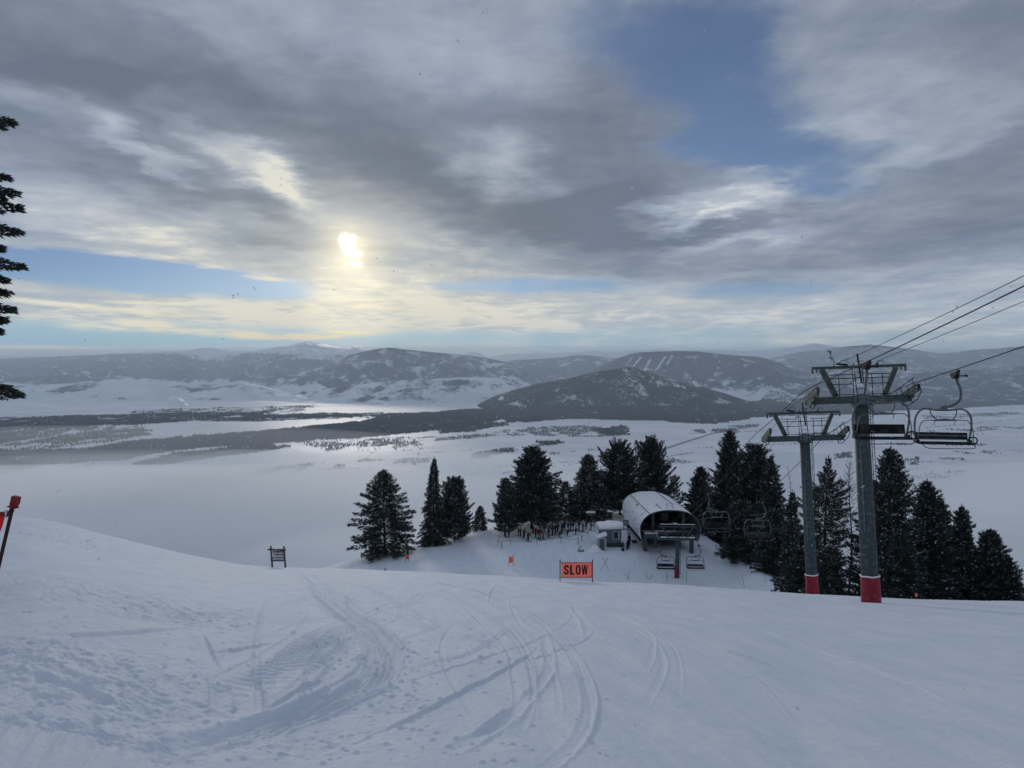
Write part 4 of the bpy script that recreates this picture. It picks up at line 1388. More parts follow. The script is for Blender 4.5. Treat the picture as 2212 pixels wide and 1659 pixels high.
    for k, (px, py, dy) in enumerate(tips + extra):
        tip = P(px - 7, py, Y + dy) - root.location
        b = Vector((0, 0, tip.z + .25 * abs(tip.x) + .1))
        n = 7
        pts = []
        for j in range(n):
            s = j / (n - 1)
            q = b.lerp(tip, s)
            q.z += -.25 * math.sin(s * math.pi) * .35
            pts.append(q)
        tb.tube(pts, [.035 * (1 - .85 * j / (n - 1)) for j in range(n)], 5, 0, False)
        pa = np.array([list(q) for q in pts])
        ax = pa[-1] - pa[0]; ax /= np.linalg.norm(ax)
        sdv = np.cross(ax, [0, 0, 1]); sdv /= np.linalg.norm(sdv)
        for m in range(760):
            s = 1 - rs.rand() ** 1.3 * .75
            f = s * (n - 1); j = min(int(f), n - 2)
            p = pa[j] * (1 - (f - j)) + pa[j + 1] * (f - j)
            sp = .05 + .36 * min(1, (1.03 - s) * 2.4)
            sg = rs.choice([-1, 1]) * rs.rand()
            p = p + sdv * sg * sp + np.array([0, 0, rs.uniform(-.42, .20) * sp * 1.5]) - ax * abs(sg) * sp * .3
            d = ax * rs.uniform(.4, 1) + sdv * np.sign(sg) * rs.uniform(.2, .9) + np.array([0, 0, rs.uniform(-.4, .45)])
            d /= np.linalg.norm(d)
            r = np.cross(d, rs.randn(3)); r /= np.linalg.norm(r)
            L = rs.uniform(.06, .13); w = rs.uniform(.012, .022)
            o = len(V)
            V.extend([p, p + d * L * .5 + r * w, p + d * L, p + d * L * .5 - r * w])
            F.append((o, o + 1, o + 2, o + 3)); MI.append(1 if (rs.rand() < .07 and d[2] > 0) else 0)
    tb.build('trunk', M_BARK, root)
    np_mesh('crown', np.array(V), np.array(F), [M_NEEDLE, M_TREESNOW], root, MI)
    tag(root, 'dark fir whose snowy branch tips reach in from the far left', 'tree')

build_trees()

# ------------------------------------------------------------------ chairlift
LS = .079                                        # the line leans this much to the right per metre
LDIR = Vector((LS, 1, 0)).normalized()
YAW = -math.atan(LS)
Y1, Y2, Y3 = 37.3, 48.2, 104.0

def lx(Y):                                       # centre of the line
    return 16.93 + LS * (Y - Y1)

def arm_z(px, py, Y):
    return P(px, py, Y).z

def make_tower(name, base, pole_h, arm_half, label, pad=True, pole_r=.44, rot=(0, 0, 0), up_slope=-.2, ladder_side=1, number=None, vane=False):
    """pole, head with crossarm, portal frame, ladders, sheave trains; local z runs up the pole"""
    root = empty(name, base, rot)
    H = pole_h
    mb = MB()
    mb.tube([(0, 0, -1.2), (0, 0, H * .45), (0, 0, H - .12)], [pole_r * 1.06, pole_r * .98, pole_r * .92], 20)
    pole = mb.build('pole', M_STEEL, root)
    cb = MB()
    cb.box((-pole_r * .62, -pole_r * .88, H * .56), (.07, .05, H * .42))
    cb.build('cable_conduit', M_STEEL2, root)
    if pad:
        pb = MB()
        n = 24
        vs, fs = [], []
        rd = random.Random(int(base[1]))
        for j, (z, k) in enumerate([(-.45, 1.16), (.1, 1.20), (.7, 1.17), (1.22, 1.14), (1.26, 1.06), (1.26, .9)]):
            for i in range(n):
                an = 2 * math.pi * i / n
                q = 1 + .015 * math.sin(3 * an + j) + rd.uniform(-.006, .006)
                vs.append((pole_r * k * q * math.cos(an), pole_r * k * q * math.sin(an), z))
        for j in range(5):
            for i in range(n):
                fs.append((j * n + i, j * n + (i + 1) % n, (j + 1) * n + (i + 1) % n, (j + 1) * n + i))
        pb.add(vs, fs, 0, True)
        po = pb.build('crash_pad', M_RED, root)
        sb = MB()
        sb.tube([(pole_r * 1.13 * math.cos(a), pole_r * 1.13 * math.sin(a), 1.27 + .012 * math.sin(a * 5)) for a in np.linspace(0, 2 * math.pi, 26)], .04, 6, 0, False)
        sb.build('snow_rim', M_SNOWCAP, po)
    # ladder up the pole
    lb = MB()
    ldx = pole_r * .95 + .12
    z0 = 1.4 if pad else .4
    for s in (-.17, .17):
        lb.tube([(ldx - .02, -.10 + s * .9, z0), (ldx - .02, -.10 + s * .9, H + .1)], .018, 5)
    k = z0 + .15
    while k < H:
        lb.tube([(ldx - .02, -.27, k), (ldx - .02, .07, k)], .013, 5)
        k += .30
    k = z0 + .3
    while k < H:
        lb.tube([(pole_r * .7, -.08, k), (ldx, -.08, k)], .014, 4)
        k += .9
    lb.build('ladder', M_DARKSTEEL, root)
    st = MB()
    k = 1.6
    while k < H * .60:                            # step bolts on the uphill side
        st.tube([(-.12, -pole_r * .93, k), (.24, -pole_r * 1.0, k)], .018, 4)
        k += .30
    st.tube([(.05, -pole_r * .955, 1.5), (.05, -pole_r * .955, H * .6)], .012, 4)
    st.build('step_bolts', M_STEEL2, root)
    # crossarm
    A = arm_half
    ab = MB()
    ab.box((0, 0, H + .10), (2 * A, .34, .36))
    ab.box((0, 0, H - .14), (pole_r * 2.15, pole_r * 2.1, .10))
    ab.build('crossarm', M_STEEL, root)
    hb = MB()
    hb.box((0, -.19, H + .14), (pole_r * 2.0, .06, .42))
    hb.build('head_plate', M_STEEL2, root)
    # portal: two leaning uprights under a long lifting beam with hooked ends
    zt = H + 1.66
    for s in (-1, 1):
        fb = MB()
        fb.beam((s * A * .52, 0, H + .28), (s * A * .80, 0, zt), .24, .20, up=(0, 1, 0))
        fb.build('upright', M_STEEL, root)
    tb = MB()
    E = A * 1.02
    tb.box((0, 0, zt + .07), (2 * E, .14, .14))
    for s in (-1, 1):
        tb.box((s * (E - .03), 0, zt - .10), (.07, .14, .24))
        tb.box((s * (E - .24), 0, zt - .07), (.06, .12, .16))
    tb.build('lifting_beam', M_STEEL, root)
    # work platform rails
    rb = MB()
    for s in (-1, 1):
        x0, x1 = s * .36, s * A * .60
        for z in (.36, .88, 1.35):
            rb.tube([(x0, -.22, H + z), (x1 + s * (z * .1), -.22, H + z)], .020, 5)
        for xx in (x0 + s * .18 if s > 0 else x0 - 0, s * A * .47):
            rb.tube([(xx, -.22, H + .25), (xx, -.22, H + 1.36)], .022, 5)
    rb.tube([(-A * .66, .1, H + 1.18), (A * .66, .1, H + 1.18)], .026, 6)
    rb.build('platform_rail', M_DARKSTEEL, root)
    l2 = MB()
    for s in (-.19, .19):
        l2.tube([(s + .02, -.24, H - .1), (s - .06, -.05, zt + .25)], .026, 5)
    for i in range(8):
        z = H + .1 + i * .27
        l2.tube([(-.17, -.21, z), (.19, -.21, z)], .015, 4)
    l2.tube([(.10, -.05, H + .9), (-.03, -.02, zt + .72)], .045, 6)
    l2.build('top_ladder', M_DARKSTEEL, root)
    # sheave trains
    for s in (-1, 1):
        X = s * (A + .12)
        g = MB()
        hy = 1.05
        def pt(y, dz=0, dx=0):
            return (X + dx, y, H + .34 + up_slope * y + dz)
        g.beam(pt(-hy * .96, -.10), pt(hy * .96, -.10), .10, .16)
        g.beam(pt(-.5, -.26), pt(.5, -.26), .12, .14)
        g.box((X - s * .10, 0, H + .08), (.34, .26, .30))
        so = g.build('sheave_train', M_STEEL, root)
        for i in range(6):
            y = (i - 2.5) * .38
            w = MB()
            c = pt(y, .02)
            w.disc(c, (1, 0, 0), .185, .10, 20, 0)
            w.tube([(X + e, c[1] + .165 * math.cos(q), c[2] + .165 * math.sin(q)) for e in (-.056,) for q in np.linspace(0, 2 * math.pi, 21)], .022, 5, 1, False)
            w.tube([(X + e, c[1] + .165 * math.cos(q), c[2] + .165 * math.sin(q)) for e in (.056,) for q in np.linspace(0, 2 * math.pi, 21)], .022, 5, 1, False)
            w.disc(c, (1, 0, 0), .06, .16, 10, 1)
            w.build('sheave_wheel', [M_RUBBER, M_RIM], so)
        h2 = MB()
        xo = X - s * .30
        if s > 0:
            q0, q1 = pt(-1.15, .42, -s * .22), pt(1.0, .42, -s * .22)
            h2.tube([q0, q1], .022, 5)
            for y in (-1.0, -.3, .4, 1.0):
                h2.tube([pt(y, .42, -s * .22), pt(y, -.1, -s * .12)], .018, 5)
        h2.tube([pt(-1.2, .1, s * .02), pt(-1.25, -.30, s * .05), pt(-.9, -.55, s * .0), pt(.0, -.62, -s * .05), pt(.55, -.45, -s * .1), pt(.6, -.15, -s * .1)], .024, 6)
        h2.tube([pt(-.4, -.58, -s * .02), pt(-.3, -.2, -s * .1)], .02, 5)
        h2.build('catwalk_guard', M_DARKSTEEL, so)
    # line brackets on the beam
    bb = MB()
    bb.beam((-A * .30, -.35, zt + .17), (-A * .42, .25, zt + .26), .10, .10)
    bb.tube([(-A * .42, .2, zt + .2), (-A * .36, .1, zt + .42), (-A * .26, 0, zt + .44), (-A * .24, -.3, zt + .22)], .012, 5)
    bb.build('cable_bracket', M_DARKSTEEL, root)
    bb = MB()
    bb.beam((A * .38, -.2, zt + .15), (A * .44, .2, zt + .22), .08, .08)
    bb.tube([(A * .38, 0, zt + .18), (A * .43, 0, zt + .34), (A * .52, 0, zt + .34), (A * .56, 0, zt + .2)], .014, 5)
    bb.build('cable_bracket', M_DARKSTEEL, root)
    if number:
        nb_ = MB()
        nb_.box((-A * .17, -.10, zt - .14), (.30, .02, .24))
        pl = nb_.build('number_plate', M_BOARD, root)
        strokes = {'3': [[(-.3, .4), (0, .5), (.3, .38), (.3, .16), (0, .02)], [(0, .02), (.32, -.14), (.32, -.38), (0, -.5), (-.3, -.4)]],
                   '2': [[(-.3, .35), (0, .5), (.3, .35), (.3, .1), (-.3, -.45), (.32, -.45)]]}[number]
        ib = MB()
        for sk in strokes:
            ib.tube([(-A * .17 + u * .18, -.116, zt - .14 + v * .18) for u, v in sk], .012, 4)
        ib.build('numeral', M_INK, pl)
    if vane:
        vb = MB()
        x0 = -A * .52
        vb.tube([(x0, 0, zt + .14), (x0 - .02, 0, zt + .55), (x0 - .14, 0, zt + .60), (x0 - .16, 0, zt + .86)], .018, 5)
        for (dx, dz) in ((-.26, .92), (-.20, .86), (-.13, .88), (-.22, .55), (-.10, .50)):
            vb.disc((x0 + dx, 0, zt + dz), (0, 1, 0), .035, .05, 8)
        vb.tube([(x0 - .24, 0, zt + .9), (x0 - .12, 0, zt + .86), (x0 - .16, 0, zt + .5)], .014, 4)
        vb.build('wind_gauge', M_DARKSTEEL, root)
    tag(root, label, 'lift tower', 'lift towers of the chairlift')
    return root

def build_lift():
    lean, roll = R(4.5), R(2.2)
    b1 = Vector((AD(1882, 1300)[0] * Y1, Y1, 0)); b1.z = min(gz(b1.x, Y1), P(1882, 1300, Y1).z) + .03
    b2 = Vector((AD(1755, 1286)[0] * Y2, Y2, 0)); b2.z = min(gz(b2.x, Y2), P(1755, 1286, Y2).z) + .03
    b3 = Vector((AD(1463, 1253)[0] * Y3, Y3, gz(AD(1463, 1253)[0] * Y3, Y3)))
    h1 = P(1857, 866, Y1 + .75).z - b1.z
    h2 = P(1727, 949, Y2 + .75).z - b2.z
    h3 = P(1462, 1166, Y3).z - b3.z
    make_tower('lift_tower', b1, h1, 2.22, 'nearest dark steel lift tower with red pad and number plate 3', rot=(-lean, -roll, YAW), up_slope=-.24, number='3', vane=True, pole_r=.385)
    make_tower('lift_tower', b2, h2, 2.24, 'lift tower with red pad just downhill of the nearest tower', rot=(-lean, -roll, YAW), up_slope=-.30, number='2', pole_r=.335)
    t3 = make_tower('lift_tower', b3, h3, 2.50, 'short snow-capped lift tower in front of the arched station', pad=False, rot=(R(-1), 0, YAW), up_slope=.02, pole_r=.29)
    pb = MB()
    pb.box((-.22, -.30, .75), (.42, .16, 1.7), (0, 0, .1))
    pb.build('crash_pad', M_RED, t3)
    sb = MB()
    sb.box((0, -.05, h3 + .32), (4.6, .30, .09))
    sb.box((0, 0, h3 + 2.09), (4.7, .13, .05))
    sb.build('snow_rim', M_SNOWCAP, t3)

    # haul rope, one loop: up along one side of the towers, round the bull wheel in the station and back
    def strand(s):
        pts = []
        c1 = Vector((lx(Y1) + s * 2.34, Y1 + .7, 0)); c1.z = (P(1760, 840, Y1 + .7).z if s < 0 else P(1968, 836, Y1 + .7).z)
        c2 = Vector((lx(Y2) + s * 2.36, Y2 + .7, 0)); c2.z = (P(1642, 940, Y2 + .7).z if s < 0 else P(1812, 936, Y2 + .7).z)
        c3 = Vector((lx(Y3) + s * 2.60, Y3, b3.z + h3 + .56))
        for k in range(16, 0, -1):
            y = c1.y - k * 2.2
            pts.append(Vector((c1.x - LS * (c1.y - y), y, c1.z + .172 * (c1.y - y) + .0006 * (c1.y - y) ** 2)))
        pts += [c1 + Vector((-LS, -1, .19)), c1 + Vector((LS, 1, -.27))]
        pts += [c1.lerp(c2, .5) + Vector((0, 0, -.06)), c2 + Vector((-LS, -1, .30)), c2 + Vector((LS, 1, -.36))]
        a, b = c2 + Vector((LS, 1, -.36)), c3 + Vector((-LS, -1, .05))
        for k in range(1, 10):
            q = a.lerp(b, k / 10); q.z -= 1.35 * 4 * (k / 10) * (1 - k / 10)
            pts.append(q)
        pts += [b, c3 + Vector((LS, 1, 0))]
        return pts, c3
    L, cl = strand(-1)
    Rr, cr = strand(1)
    end = Vector((lx(117.5), 117.5, cl.z - .05))
    arc = [end + Vector((2.55 * math.sin(q), 2.55 * math.cos(q), 0)) for q in np.linspace(-math.pi / 2, math.pi / 2, 13)]
    mb = MB()
    mb.tube(L + arc + list(reversed(Rr)), .020, 6)
    o = mb.build('haul_rope', M_ROPE)
    tag(o, 'thick steel haul rope looping over the lift towers to the station', 'rope')

    # communication lines hung on the portals
    def line(px1, py1, yy, slope, pts2, label):
        p = P(px1, py1, yy)
        pts = [Vector((p.x - LS * d, p.y - d, p.z + slope * d + .0008 * d * d)) for d in np.linspace(32, 0, 12)]
        q = pts[-1]
        for t in pts2:
            for k in range(1, 7):
                w = q.lerp(t, k / 6); w.z -= .018 * (t - q).length * 4 * (k / 6) * (1 - k / 6)
                pts.append(w)
            q = t
        m = MB()
        m.tube(pts, .013, 5)
        ob = m.build('communication_line', M_ROPE)
        tag(ob, label, 'cable', 'signal cables of the chairlift')
    line(1802, 789, Y1 + .6, .155, [P(1715, 873, Y2 + .6), P(1425, 1140, Y3)], 'thin signal cable highest at the right edge, crossing the left arm of both towers')
    line(1906, 775, Y1 + .6, .153, [P(1733, 888, Y2 + .6), P(1470, 1138, Y3)], 'thin signal cable running just above the left haul rope')

    # ---- chairs
    def make_chair(swing, tall_back, label):
        root = empty('lift_chair', (0, 0, 0))
        cx = swing                                  # the frame hangs this far to the side of the grip
        g = MB()
        g.beam((0, -.34, .06), (0, .34, -.03), .13, .15)
        g.beam((0, -.46, .14), (0, -.25, .08), .09, .16)
        g.box((.03, 0, -.10), (.20, .30, .16))
        g.tube([(.05, -.02, -.06), (.42, -.04, -.05)], .028, 6)
        g.disc((.44, -.04, -.05), (1, 0, 0), .055, .08, 10)
        g.build('grip', M_DARKSTEEL, root)
        h = MB()
        sg = -1 if swing < 0 else 1
        q = [(0.06, 0, -.10), (.10 - sg * .03, 0, -.35), (.14 - sg * .10, 0, -.62), (.13 - sg * .12, 0, -.98), (.05 - sg * .05, 0, -1.22), (cx * .45, 0, -1.36), (cx + sg * .05, 0, -1.40)]
        h.tube(smooth3(q, 4), .055, 10)
        h.build('hanger', M_STEEL2, root)
        Wd = 1.13
        top = -1.46
        f = MB()
        half = [(0, 0, top - .06), (.30, 0, top - .055), (.62, 0, top - .01), (.80, 0, top - .03), (.98, 0, top - .16), (1.09, 0, top - .40), (1.12, .01, top - .70), (1.10, .03, top - 1.00), (1.05, .06, top - 1.34)]
        path = [(cx - x, y, z) for x, y, z in reversed(half)] + [(cx + x, y, z) for x, y, z in half[1:]]
        f.tube(smooth3(path, 4), .042, 9)
        f.box((cx, 0, top), (.26, .20, .20))
        f.tube([(cx + .08, 0, top + .1), (cx + .08, 0, top + .24)], .02, 6)
        f.build('frame', M_STEEL2, root)
        # seat and backrest
        s = MB()
        sz = top - 1.44
        def slab(mb, yz, x0, x1):
            n = len(yz)
            vs = [(x0, y, z) for y, z in yz] + [(x1, y, z) for y, z in yz]
            fs = [tuple(reversed(range(n))), tuple(range(n, 2 * n))] + [(i, (i + 1) % n, n + (i + 1) % n, n + i) for i in range(n)]
            mb.add(vs, fs)
        slab(s, [(-.48, sz - .05), (-.50, sz + .015), (-.44, sz + .05), (0, sz + .0), (.06, sz + .03), (.08, sz - .03), (0, sz - .07)], cx - 1.02, cx + 1.02)
        s.build('seat', M_BLACK, root)
        bk = MB()
        bt = .50 if tall_back else .40
        slab(bk, [(.05, sz + .14), (.11, sz + .13), (.20, sz + bt), (.14, sz + bt + .015)], cx - 1.0, cx + 1.0)
        bk.build('backrest', M_BLACK, root)
        if not tall_back:
            sl = MB()
            for z, w in ((.135, .05), (.285, .075)):
                sl.box((cx, .02 + z * .25 - .03, sz + z), (1.98, .03, w), (R(-14), 0, 0))
            sl.build('slat', M_STEEL2, root)
        for q in (-1, 1):
            ar = MB()
            ar.tube(smooth3([(cx + q * 1.05, .06, top - 1.28), (cx + q * 1.10, -.2, top - 1.18), (cx + q * 1.16, -.45, top - 1.22), (cx + q * 1.13, -.52, top - 1.40), (cx + q * 1.02, -.40, top - 1.47)], 4), .028, 7)
            ar.box((cx + q * 1.04, -.02, top - 1.40), (.10, .30, .16))
            ar.build('armrest', M_DARKSTEEL, root)
        # restraint bar swung up: plate on two curved arms, hoop beneath
        rb = MB()
        for q in (-1, 1):
            rb.tube(smooth3([(cx + q * .52, 0, top - .06), (cx + q * .50, -.05, top - .22), (cx + q * .40, -.14, top - .36), (cx + q * .32, -.20, top - .44)], 4), .026, 7)
        rb.add([(cx - .52, -.16, top - .475), (cx - .40, -.30, top - .46), (cx + .40, -.30, top - .43), (cx + .54, -.16, top - .46), (cx, -.14, top - .40),
                (cx - .52, -.16, top - .505), (cx - .40, -.30, top - .52), (cx + .40, -.30, top - .50), (cx + .54, -.16, top - .49), (cx, -.14, top - .47)],
               [(0, 1, 2, 3, 4), (9, 8, 7, 6, 5), (0, 5, 6, 1), (1, 6, 7, 2), (2, 7, 8, 3), (3, 8, 9, 4), (4, 9, 5, 0)])
        for q in (-.42, .38):
            rb.tube([(cx + q, -.26, top - .50), (cx + q - .02, -.26, top - .68)], .014, 5)
        rb.build('restraint_bar', M_STEEL2, root)
        hp = MB()
        hp.tube(smooth3([(cx - .98, -.05, top - 1.34), (cx - .96, -.10, top - .85), (cx - .88, -.14, top - .58), (cx - .66, -.17, top - .49), (cx, -.18, top - .485), (cx + .66, -.17, top - .47), (cx + .98, -.12, top - .55), (cx + 1.15, -.10, top - .95), (cx + 1.13, -.16, top - 1.35), (cx + 1.14, -.35, top - 1.56), (cx + .95, -.50, top - 1.64), (cx, -.52, top - 1.65), (cx - .7, -.50, top - 1.65), (cx - .90, -.30, top - 1.50), (cx - .98, -.10, top - 1.34)], 5), .020, 6)
        hp.build('footrest_hoop', M_STEEL2, root)
        tag(root, label, 'chairlift chair', 'empty chairs hanging on the chairlift')
        return root
    left = make_chair(.66, True, 'empty black-backed chair hanging in front of the nearest lift tower')
    right = make_chair(-.42, False, 'empty slatted chair hanging free at right of the nearest lift tower')
    def put(o, p, yaw=0.0):
        o.location = p
        o.rotation_euler = (0, 0, YAW + yaw)
    put(left, P(1869, 789, 30.9), R(3))
    put(right, P(2062, 809, 32.7), R(-6))
    for src, (px, py, Y), yaw, lab in [
            (left, (1531, 1068, 65.9), 0, 'empty chair against dark firs close right of the station roof'),
            (right, (1648, 1086, 65.0), 0, 'empty chair against the massive black fir, left of the far tower'),
            (left, (1427, 1177, 95.5), 0, 'low empty chair left of the short station tower'),
            (right, (1509, 1178, 98.5), 0, 'low empty chair right of the short station tower')]:
        c = copy_tree(src)
        put(c, P(px, py, Y), R(yaw))
        c['label'] = lab

def smooth3(p, n):
    p = [Vector(q) for q in p]
    out = []
    for i in range(len(p) - 1):
        a, b, c, d = p[max(i - 1, 0)], p[i], p[i + 1], p[min(i + 2, len(p) - 1)]
        for k in range(n):
            t = k / n
            out.append(.5 * ((2 * b) + (-a + c) * t + (2 * a - 5 * b + 4 * c - d) * t * t + (-a + 3 * b - 3 * c + d) * t ** 3))
    out.append(p[-1])
    return out

build_lift()

# ------------------------------------------------------------------ lift station and booth
def build_station():
    Yf = 110.0
    base = P(1448, 1172, Yf)
    root = empty('lift_station', base, (0, 0, R(1.5)))
    # outline of the shell, x across, z up from the foot
    Wd = 4.35
    def outline(k=1.0, lift=0.0):
        pts = []
        for q in np.linspace(R(-24), R(204), 33):
            x = math.cos(q); z = math.sin(q)
            x = math.copysign(abs(x) ** .80, x)
            pts.append((x * Wd * k, 2.02 + (z * 2.62 if z > 0 else z * 4.1) * k + lift))
        return pts
    L = 17.5
    def shell(k0, y0, y1, name, m, parent, seg=36, k1=None):
        ys = np.linspace(y0, y1, seg)
        vs, fs = [], []
        n = None
        for j, y in enumerate(ys):
            rib = .03 * (j % 2)
            tail = 1.0 - .10 * max(0, (y - (L - 3)) / 3)
            o = outline((k0 + rib / Wd) * tail)
            n = len(o)
            vs += [(x, y, z) for x, z in o]
        for j in range(seg - 1):
            for i in range(n - 1):
                fs.append((j * n + i, (j + 1) * n + i, (j + 1) * n + i + 1, j * n + i + 1))
        mb = MB()
        mb.add(vs, fs)
        if name == 'arched_shell':               # snow caught in every groove of the ribbed sheet, bare ribs between
            rq = random.Random(2)
            for f in range(len(fs)):
                j, i = divmod(f, n - 1)
                if j % 4 in (0, 1, 2) and i > 4 and rq.random() < .97:
                    mb.mi[f] = 1
        return mb.build(name, m, parent)
    shell(1.0, 0, L, 'arched_shell', [M_ROOF, M_SNOWCAP], root, 96)
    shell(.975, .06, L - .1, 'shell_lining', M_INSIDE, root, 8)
    # front rim
    rim = MB()
    o = outline(1.0)
    rim.tube([(x, .0, z) for x, z in o], .075, 8)
    rim.build('front_rim', M_STEEL2, root)
    # snow lying over the crown, thinner to the sides, with its lower edge broken
    rs = np.random.RandomState(4)
    ang = np.linspace(R(18), R(138), 34)
    ys = np.linspace(-.08, L + .03, 150)
    vs, fs = [], []
    for y in ys:
        for q in ang:
            x = math.cos(q); z = math.sin(q)
            rb_ = max(0, math.sin(y * 2 * math.pi / .62))
            t = max(0, math.sin((q - R(18)) / R(120) * math.pi)) ** .5
            th = .030 + .09 * t * (.6 + .5 * float(vnoise(np.array([q * 3.0]), np.array([y * .6]), 3)[0])) - .05 * (1 - t) - .075 * max(0, float(vnoise(np.array([q * 5.0]), np.array([y * 1.3]), 9)[0]))
            th -= .05 * rb_ * (1 - .75 * t)
            tail = 1.0 - .10 * max(0, (y - (L - 3)) / 3)
            k = tail + th / Wd
            xx = math.copysign(abs(x) ** .80, x)
            vs.append((xx * Wd * k, y, 2.02 + z * 2.62 * (tail + th / 2.62)))
    n = len(ang)
    for j in range(len(ys) - 1):
        for i in range(n - 1):
            fs.append((j * n + i, (j + 1) * n + i, (j + 1) * n + i + 1, j * n + i + 1))
    mb = MB()
    mb.add(vs, fs, 0, True)
    mb.build('roof_snow', M_SNOWCAP, root)
    seam = MB()
    for (q, y0, y1) in ((R(128), .1, L - .6), (R(78), 4.5, L - .4), (R(100), 1.2, 4.8)):
        pts = []
        for y in np.linspace(y0, y1, 14):
            x = math.cos(q); xx = math.copysign(abs(x) ** .80, x)
            pts.append((xx * (Wd + .12), y, 2.02 + math.sin(q) * 2.76))
        seam.tube(pts, .045, 5)
    for xx in (-.35, .55):
        seam.tube([(xx, .8, 4.55), (xx, .8, 5.55)], .035, 5)
    seam.tube([(-.35, .8, 5.5), (.55, .9, 4.9)], .02, 5)
    seam.build('roof_mast', M_DARKSTEEL, root)
    # added dark sheet standing in for interior gloom, then machinery seen through the arch
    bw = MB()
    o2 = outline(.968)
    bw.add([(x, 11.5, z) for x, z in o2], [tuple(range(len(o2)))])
    bw.build('gloom_sheet', mat('painted_gloom', (.022, .025, .03), .9), root)
    mc = MB()
    for x in (-2.35, 2.1):
        mc.box((x, 1.0, 2.2), (.34, .4, 4.2))
    mc.box((0, 2.0, 1.0), (7.2, .5, .42))
    mc.box((0, 6.0, 3.4), (7.0, .3, .3))
    mc.box((-2.9, .5, .95), (1.9, 1.0, .62))
    mc.box((-3.55, .5, .0), (.22, .8, 1.6)); mc.box((-2.1, .5, .0), (.22, .8, 1.6))
    for x in (-3.3, -1.2, 1.0, 3.2):
        mc.box((x, 8, 2.0), (.22, .22, 4.2))
    mc.box((.1, 7, 2.9), (1.0, 6.0, 1.2))
    mc.build('support_frame', M_STEEL, root)
    wh = MB()
    wh.disc((0, 8.4, 1.55), (0, 0, 1), 2.4, .20, 30)
    wh.disc((0, 8.4, 1.75), (0, 0, 1), .5, .6, 14)
    wh.build('bull_wheel', M_DARKSTEEL, root)
    for s in (-1, 1):
        tr = MB()
        for i in range(16):
            y = .4 + i * .55
            tr.disc((s * 2.45, y, 1.95), (1, 0, 0), .20, .09, 12)
        tr.beam((s * 2.25, .1, 2.0), (s * 2.25, 9.2, 2.0), .12, .22)
        tr.build('tyre_conveyor', M_RUBBER, root)
    for s in (-1, 1):
        for y in (1.2, L - 2):
            ft = MB()
            ft.box((s * 3.4, y, -1.0), (.5, .5, 3.2))
            ft.build('footing', M_STEEL, root)
    hb = MB()
    hb.box((0, 3.2, .75), (7.9, .12, 2.3)); hb.box((0, 9.5, -.35), (7.6, 12.4, .12))  # dark panels added to cover the bright snow and darken the inside
    hb.build('gloom_panels', M_DARKSTEEL, root)
    sp = MB()
    for (x, z) in ((-2.7, 1.31), (0, 1.25)):
        sp.box((x, .5 if x < -1 else 2.0, z), (1.9 if x < -1 else 7.2, 1.0 if x < -1 else .5, .06))
    sp.build('ledge_snow', M_SNOWCAP, root)
    tag(root, 'grey arched lower lift station with snow on its ribbed roof', 'lift station')

    # side panel glazing with snow hung chair seen left of the arch
    # ---- operator booth
    b = hit(1325, 1183, 88, 130)
    b = Vector((b.x, 112.0, 0)); b.x = AD(1322, 1180)[0] * 112; b.z = gz(b.x, 112) - .1
    bo = empty('operator_booth', b, (0, 0, R(6)))
    w = MB(); w.box((.15, 1.2, 1.65), (3.3, 2.4, 2.0)); w.build('wall', M_SIDING, bo)
    w = MB(); w.box((.15, 1.2, .2), (3.26, 2.36, 1.0)); w.build('skirting', M_SKIRT, bo)
    w = MB()
    for x in (-1.5, 1.8):
        w.box((x, -.012, 1.65), (.10, .03, 2.0))
    w.box((.15, -.02, 2.60), (3.5, .06, .12))
    w.build('trim', M_WHITE, bo)
    for (x, ww) in ((.55, .72), (1.42, .50)):
        fr = MB()
        z = 1.78; hh = 1.05
        for sx in (-1, 1):
            fr.box((x + sx * (ww / 2 + .03), -.03, z), (.08, .05, hh + .16))
        for sz_ in (-1, 1):
            fr.box((x, -.03, z + sz_ * (hh / 2 + .04)), (ww - .02, .05, .08))
        fo = fr.build('window', M_WHITE, bo)
        pa = MB(); pa.box((x, -.006, z), (ww - .02, .02, hh - .002)); pa.build('pane', M_GLASS, fo)
    rf = MB(); rf.box((.15, 1.2, 2.74), (4.1, 3.2, .16)); rfo = rf.build('roof', M_SIDING, bo)
    sn = MB()
    nx, ny = 22, 14
    vs, fs = [], []
    for j in range(ny):
        for i in range(nx):
            u = i / (nx - 1) * 2 - 1; v = j / (ny - 1) * 2 - 1
            e = max(0, 1 - abs(u) ** 7) ** .45 * max(0, 1 - abs(v) ** 7) ** .45
            bump = .20 * math.exp(-((u + .1) / .22) ** 2 - (v - .2) ** 2)
            vs.append((.15 + u * 2.12, 1.2 + v * 1.7, 2.79 + (.62 + .05 * math.sin(u * 5) + bump) * e))
    for j in range(ny - 1):
        for i in range(nx - 1):
            fs.append((j * nx + i, j * nx + i + 1, (j + 1) * nx + i + 1, (j + 1) * nx + i))
    ring = [i for i in range(nx)] + [(j + 1) * nx - 1 for j in range(1, ny)] + [(ny - 1) * nx + i for i in reversed(range(nx - 1))] + [j * nx for j in reversed(range(1, ny - 1))]
    fs.append(tuple(reversed(ring)))
    sn.add(vs, fs, 0, True)
    sn.build('roof_snow', M_SNOWCAP, rfo)
    tag(bo, 'small grey operator booth under a thick pillow of snow', 'booth')

    # ---- lean-to shed with the white-trimmed door
    s0 = P(1300, 1187, 110.2); s0.z = gz(s0.x, s0.y) - .1
    sh = empty('lean_to_shed', s0, (0, 0, R(-4)))
    w = MB()
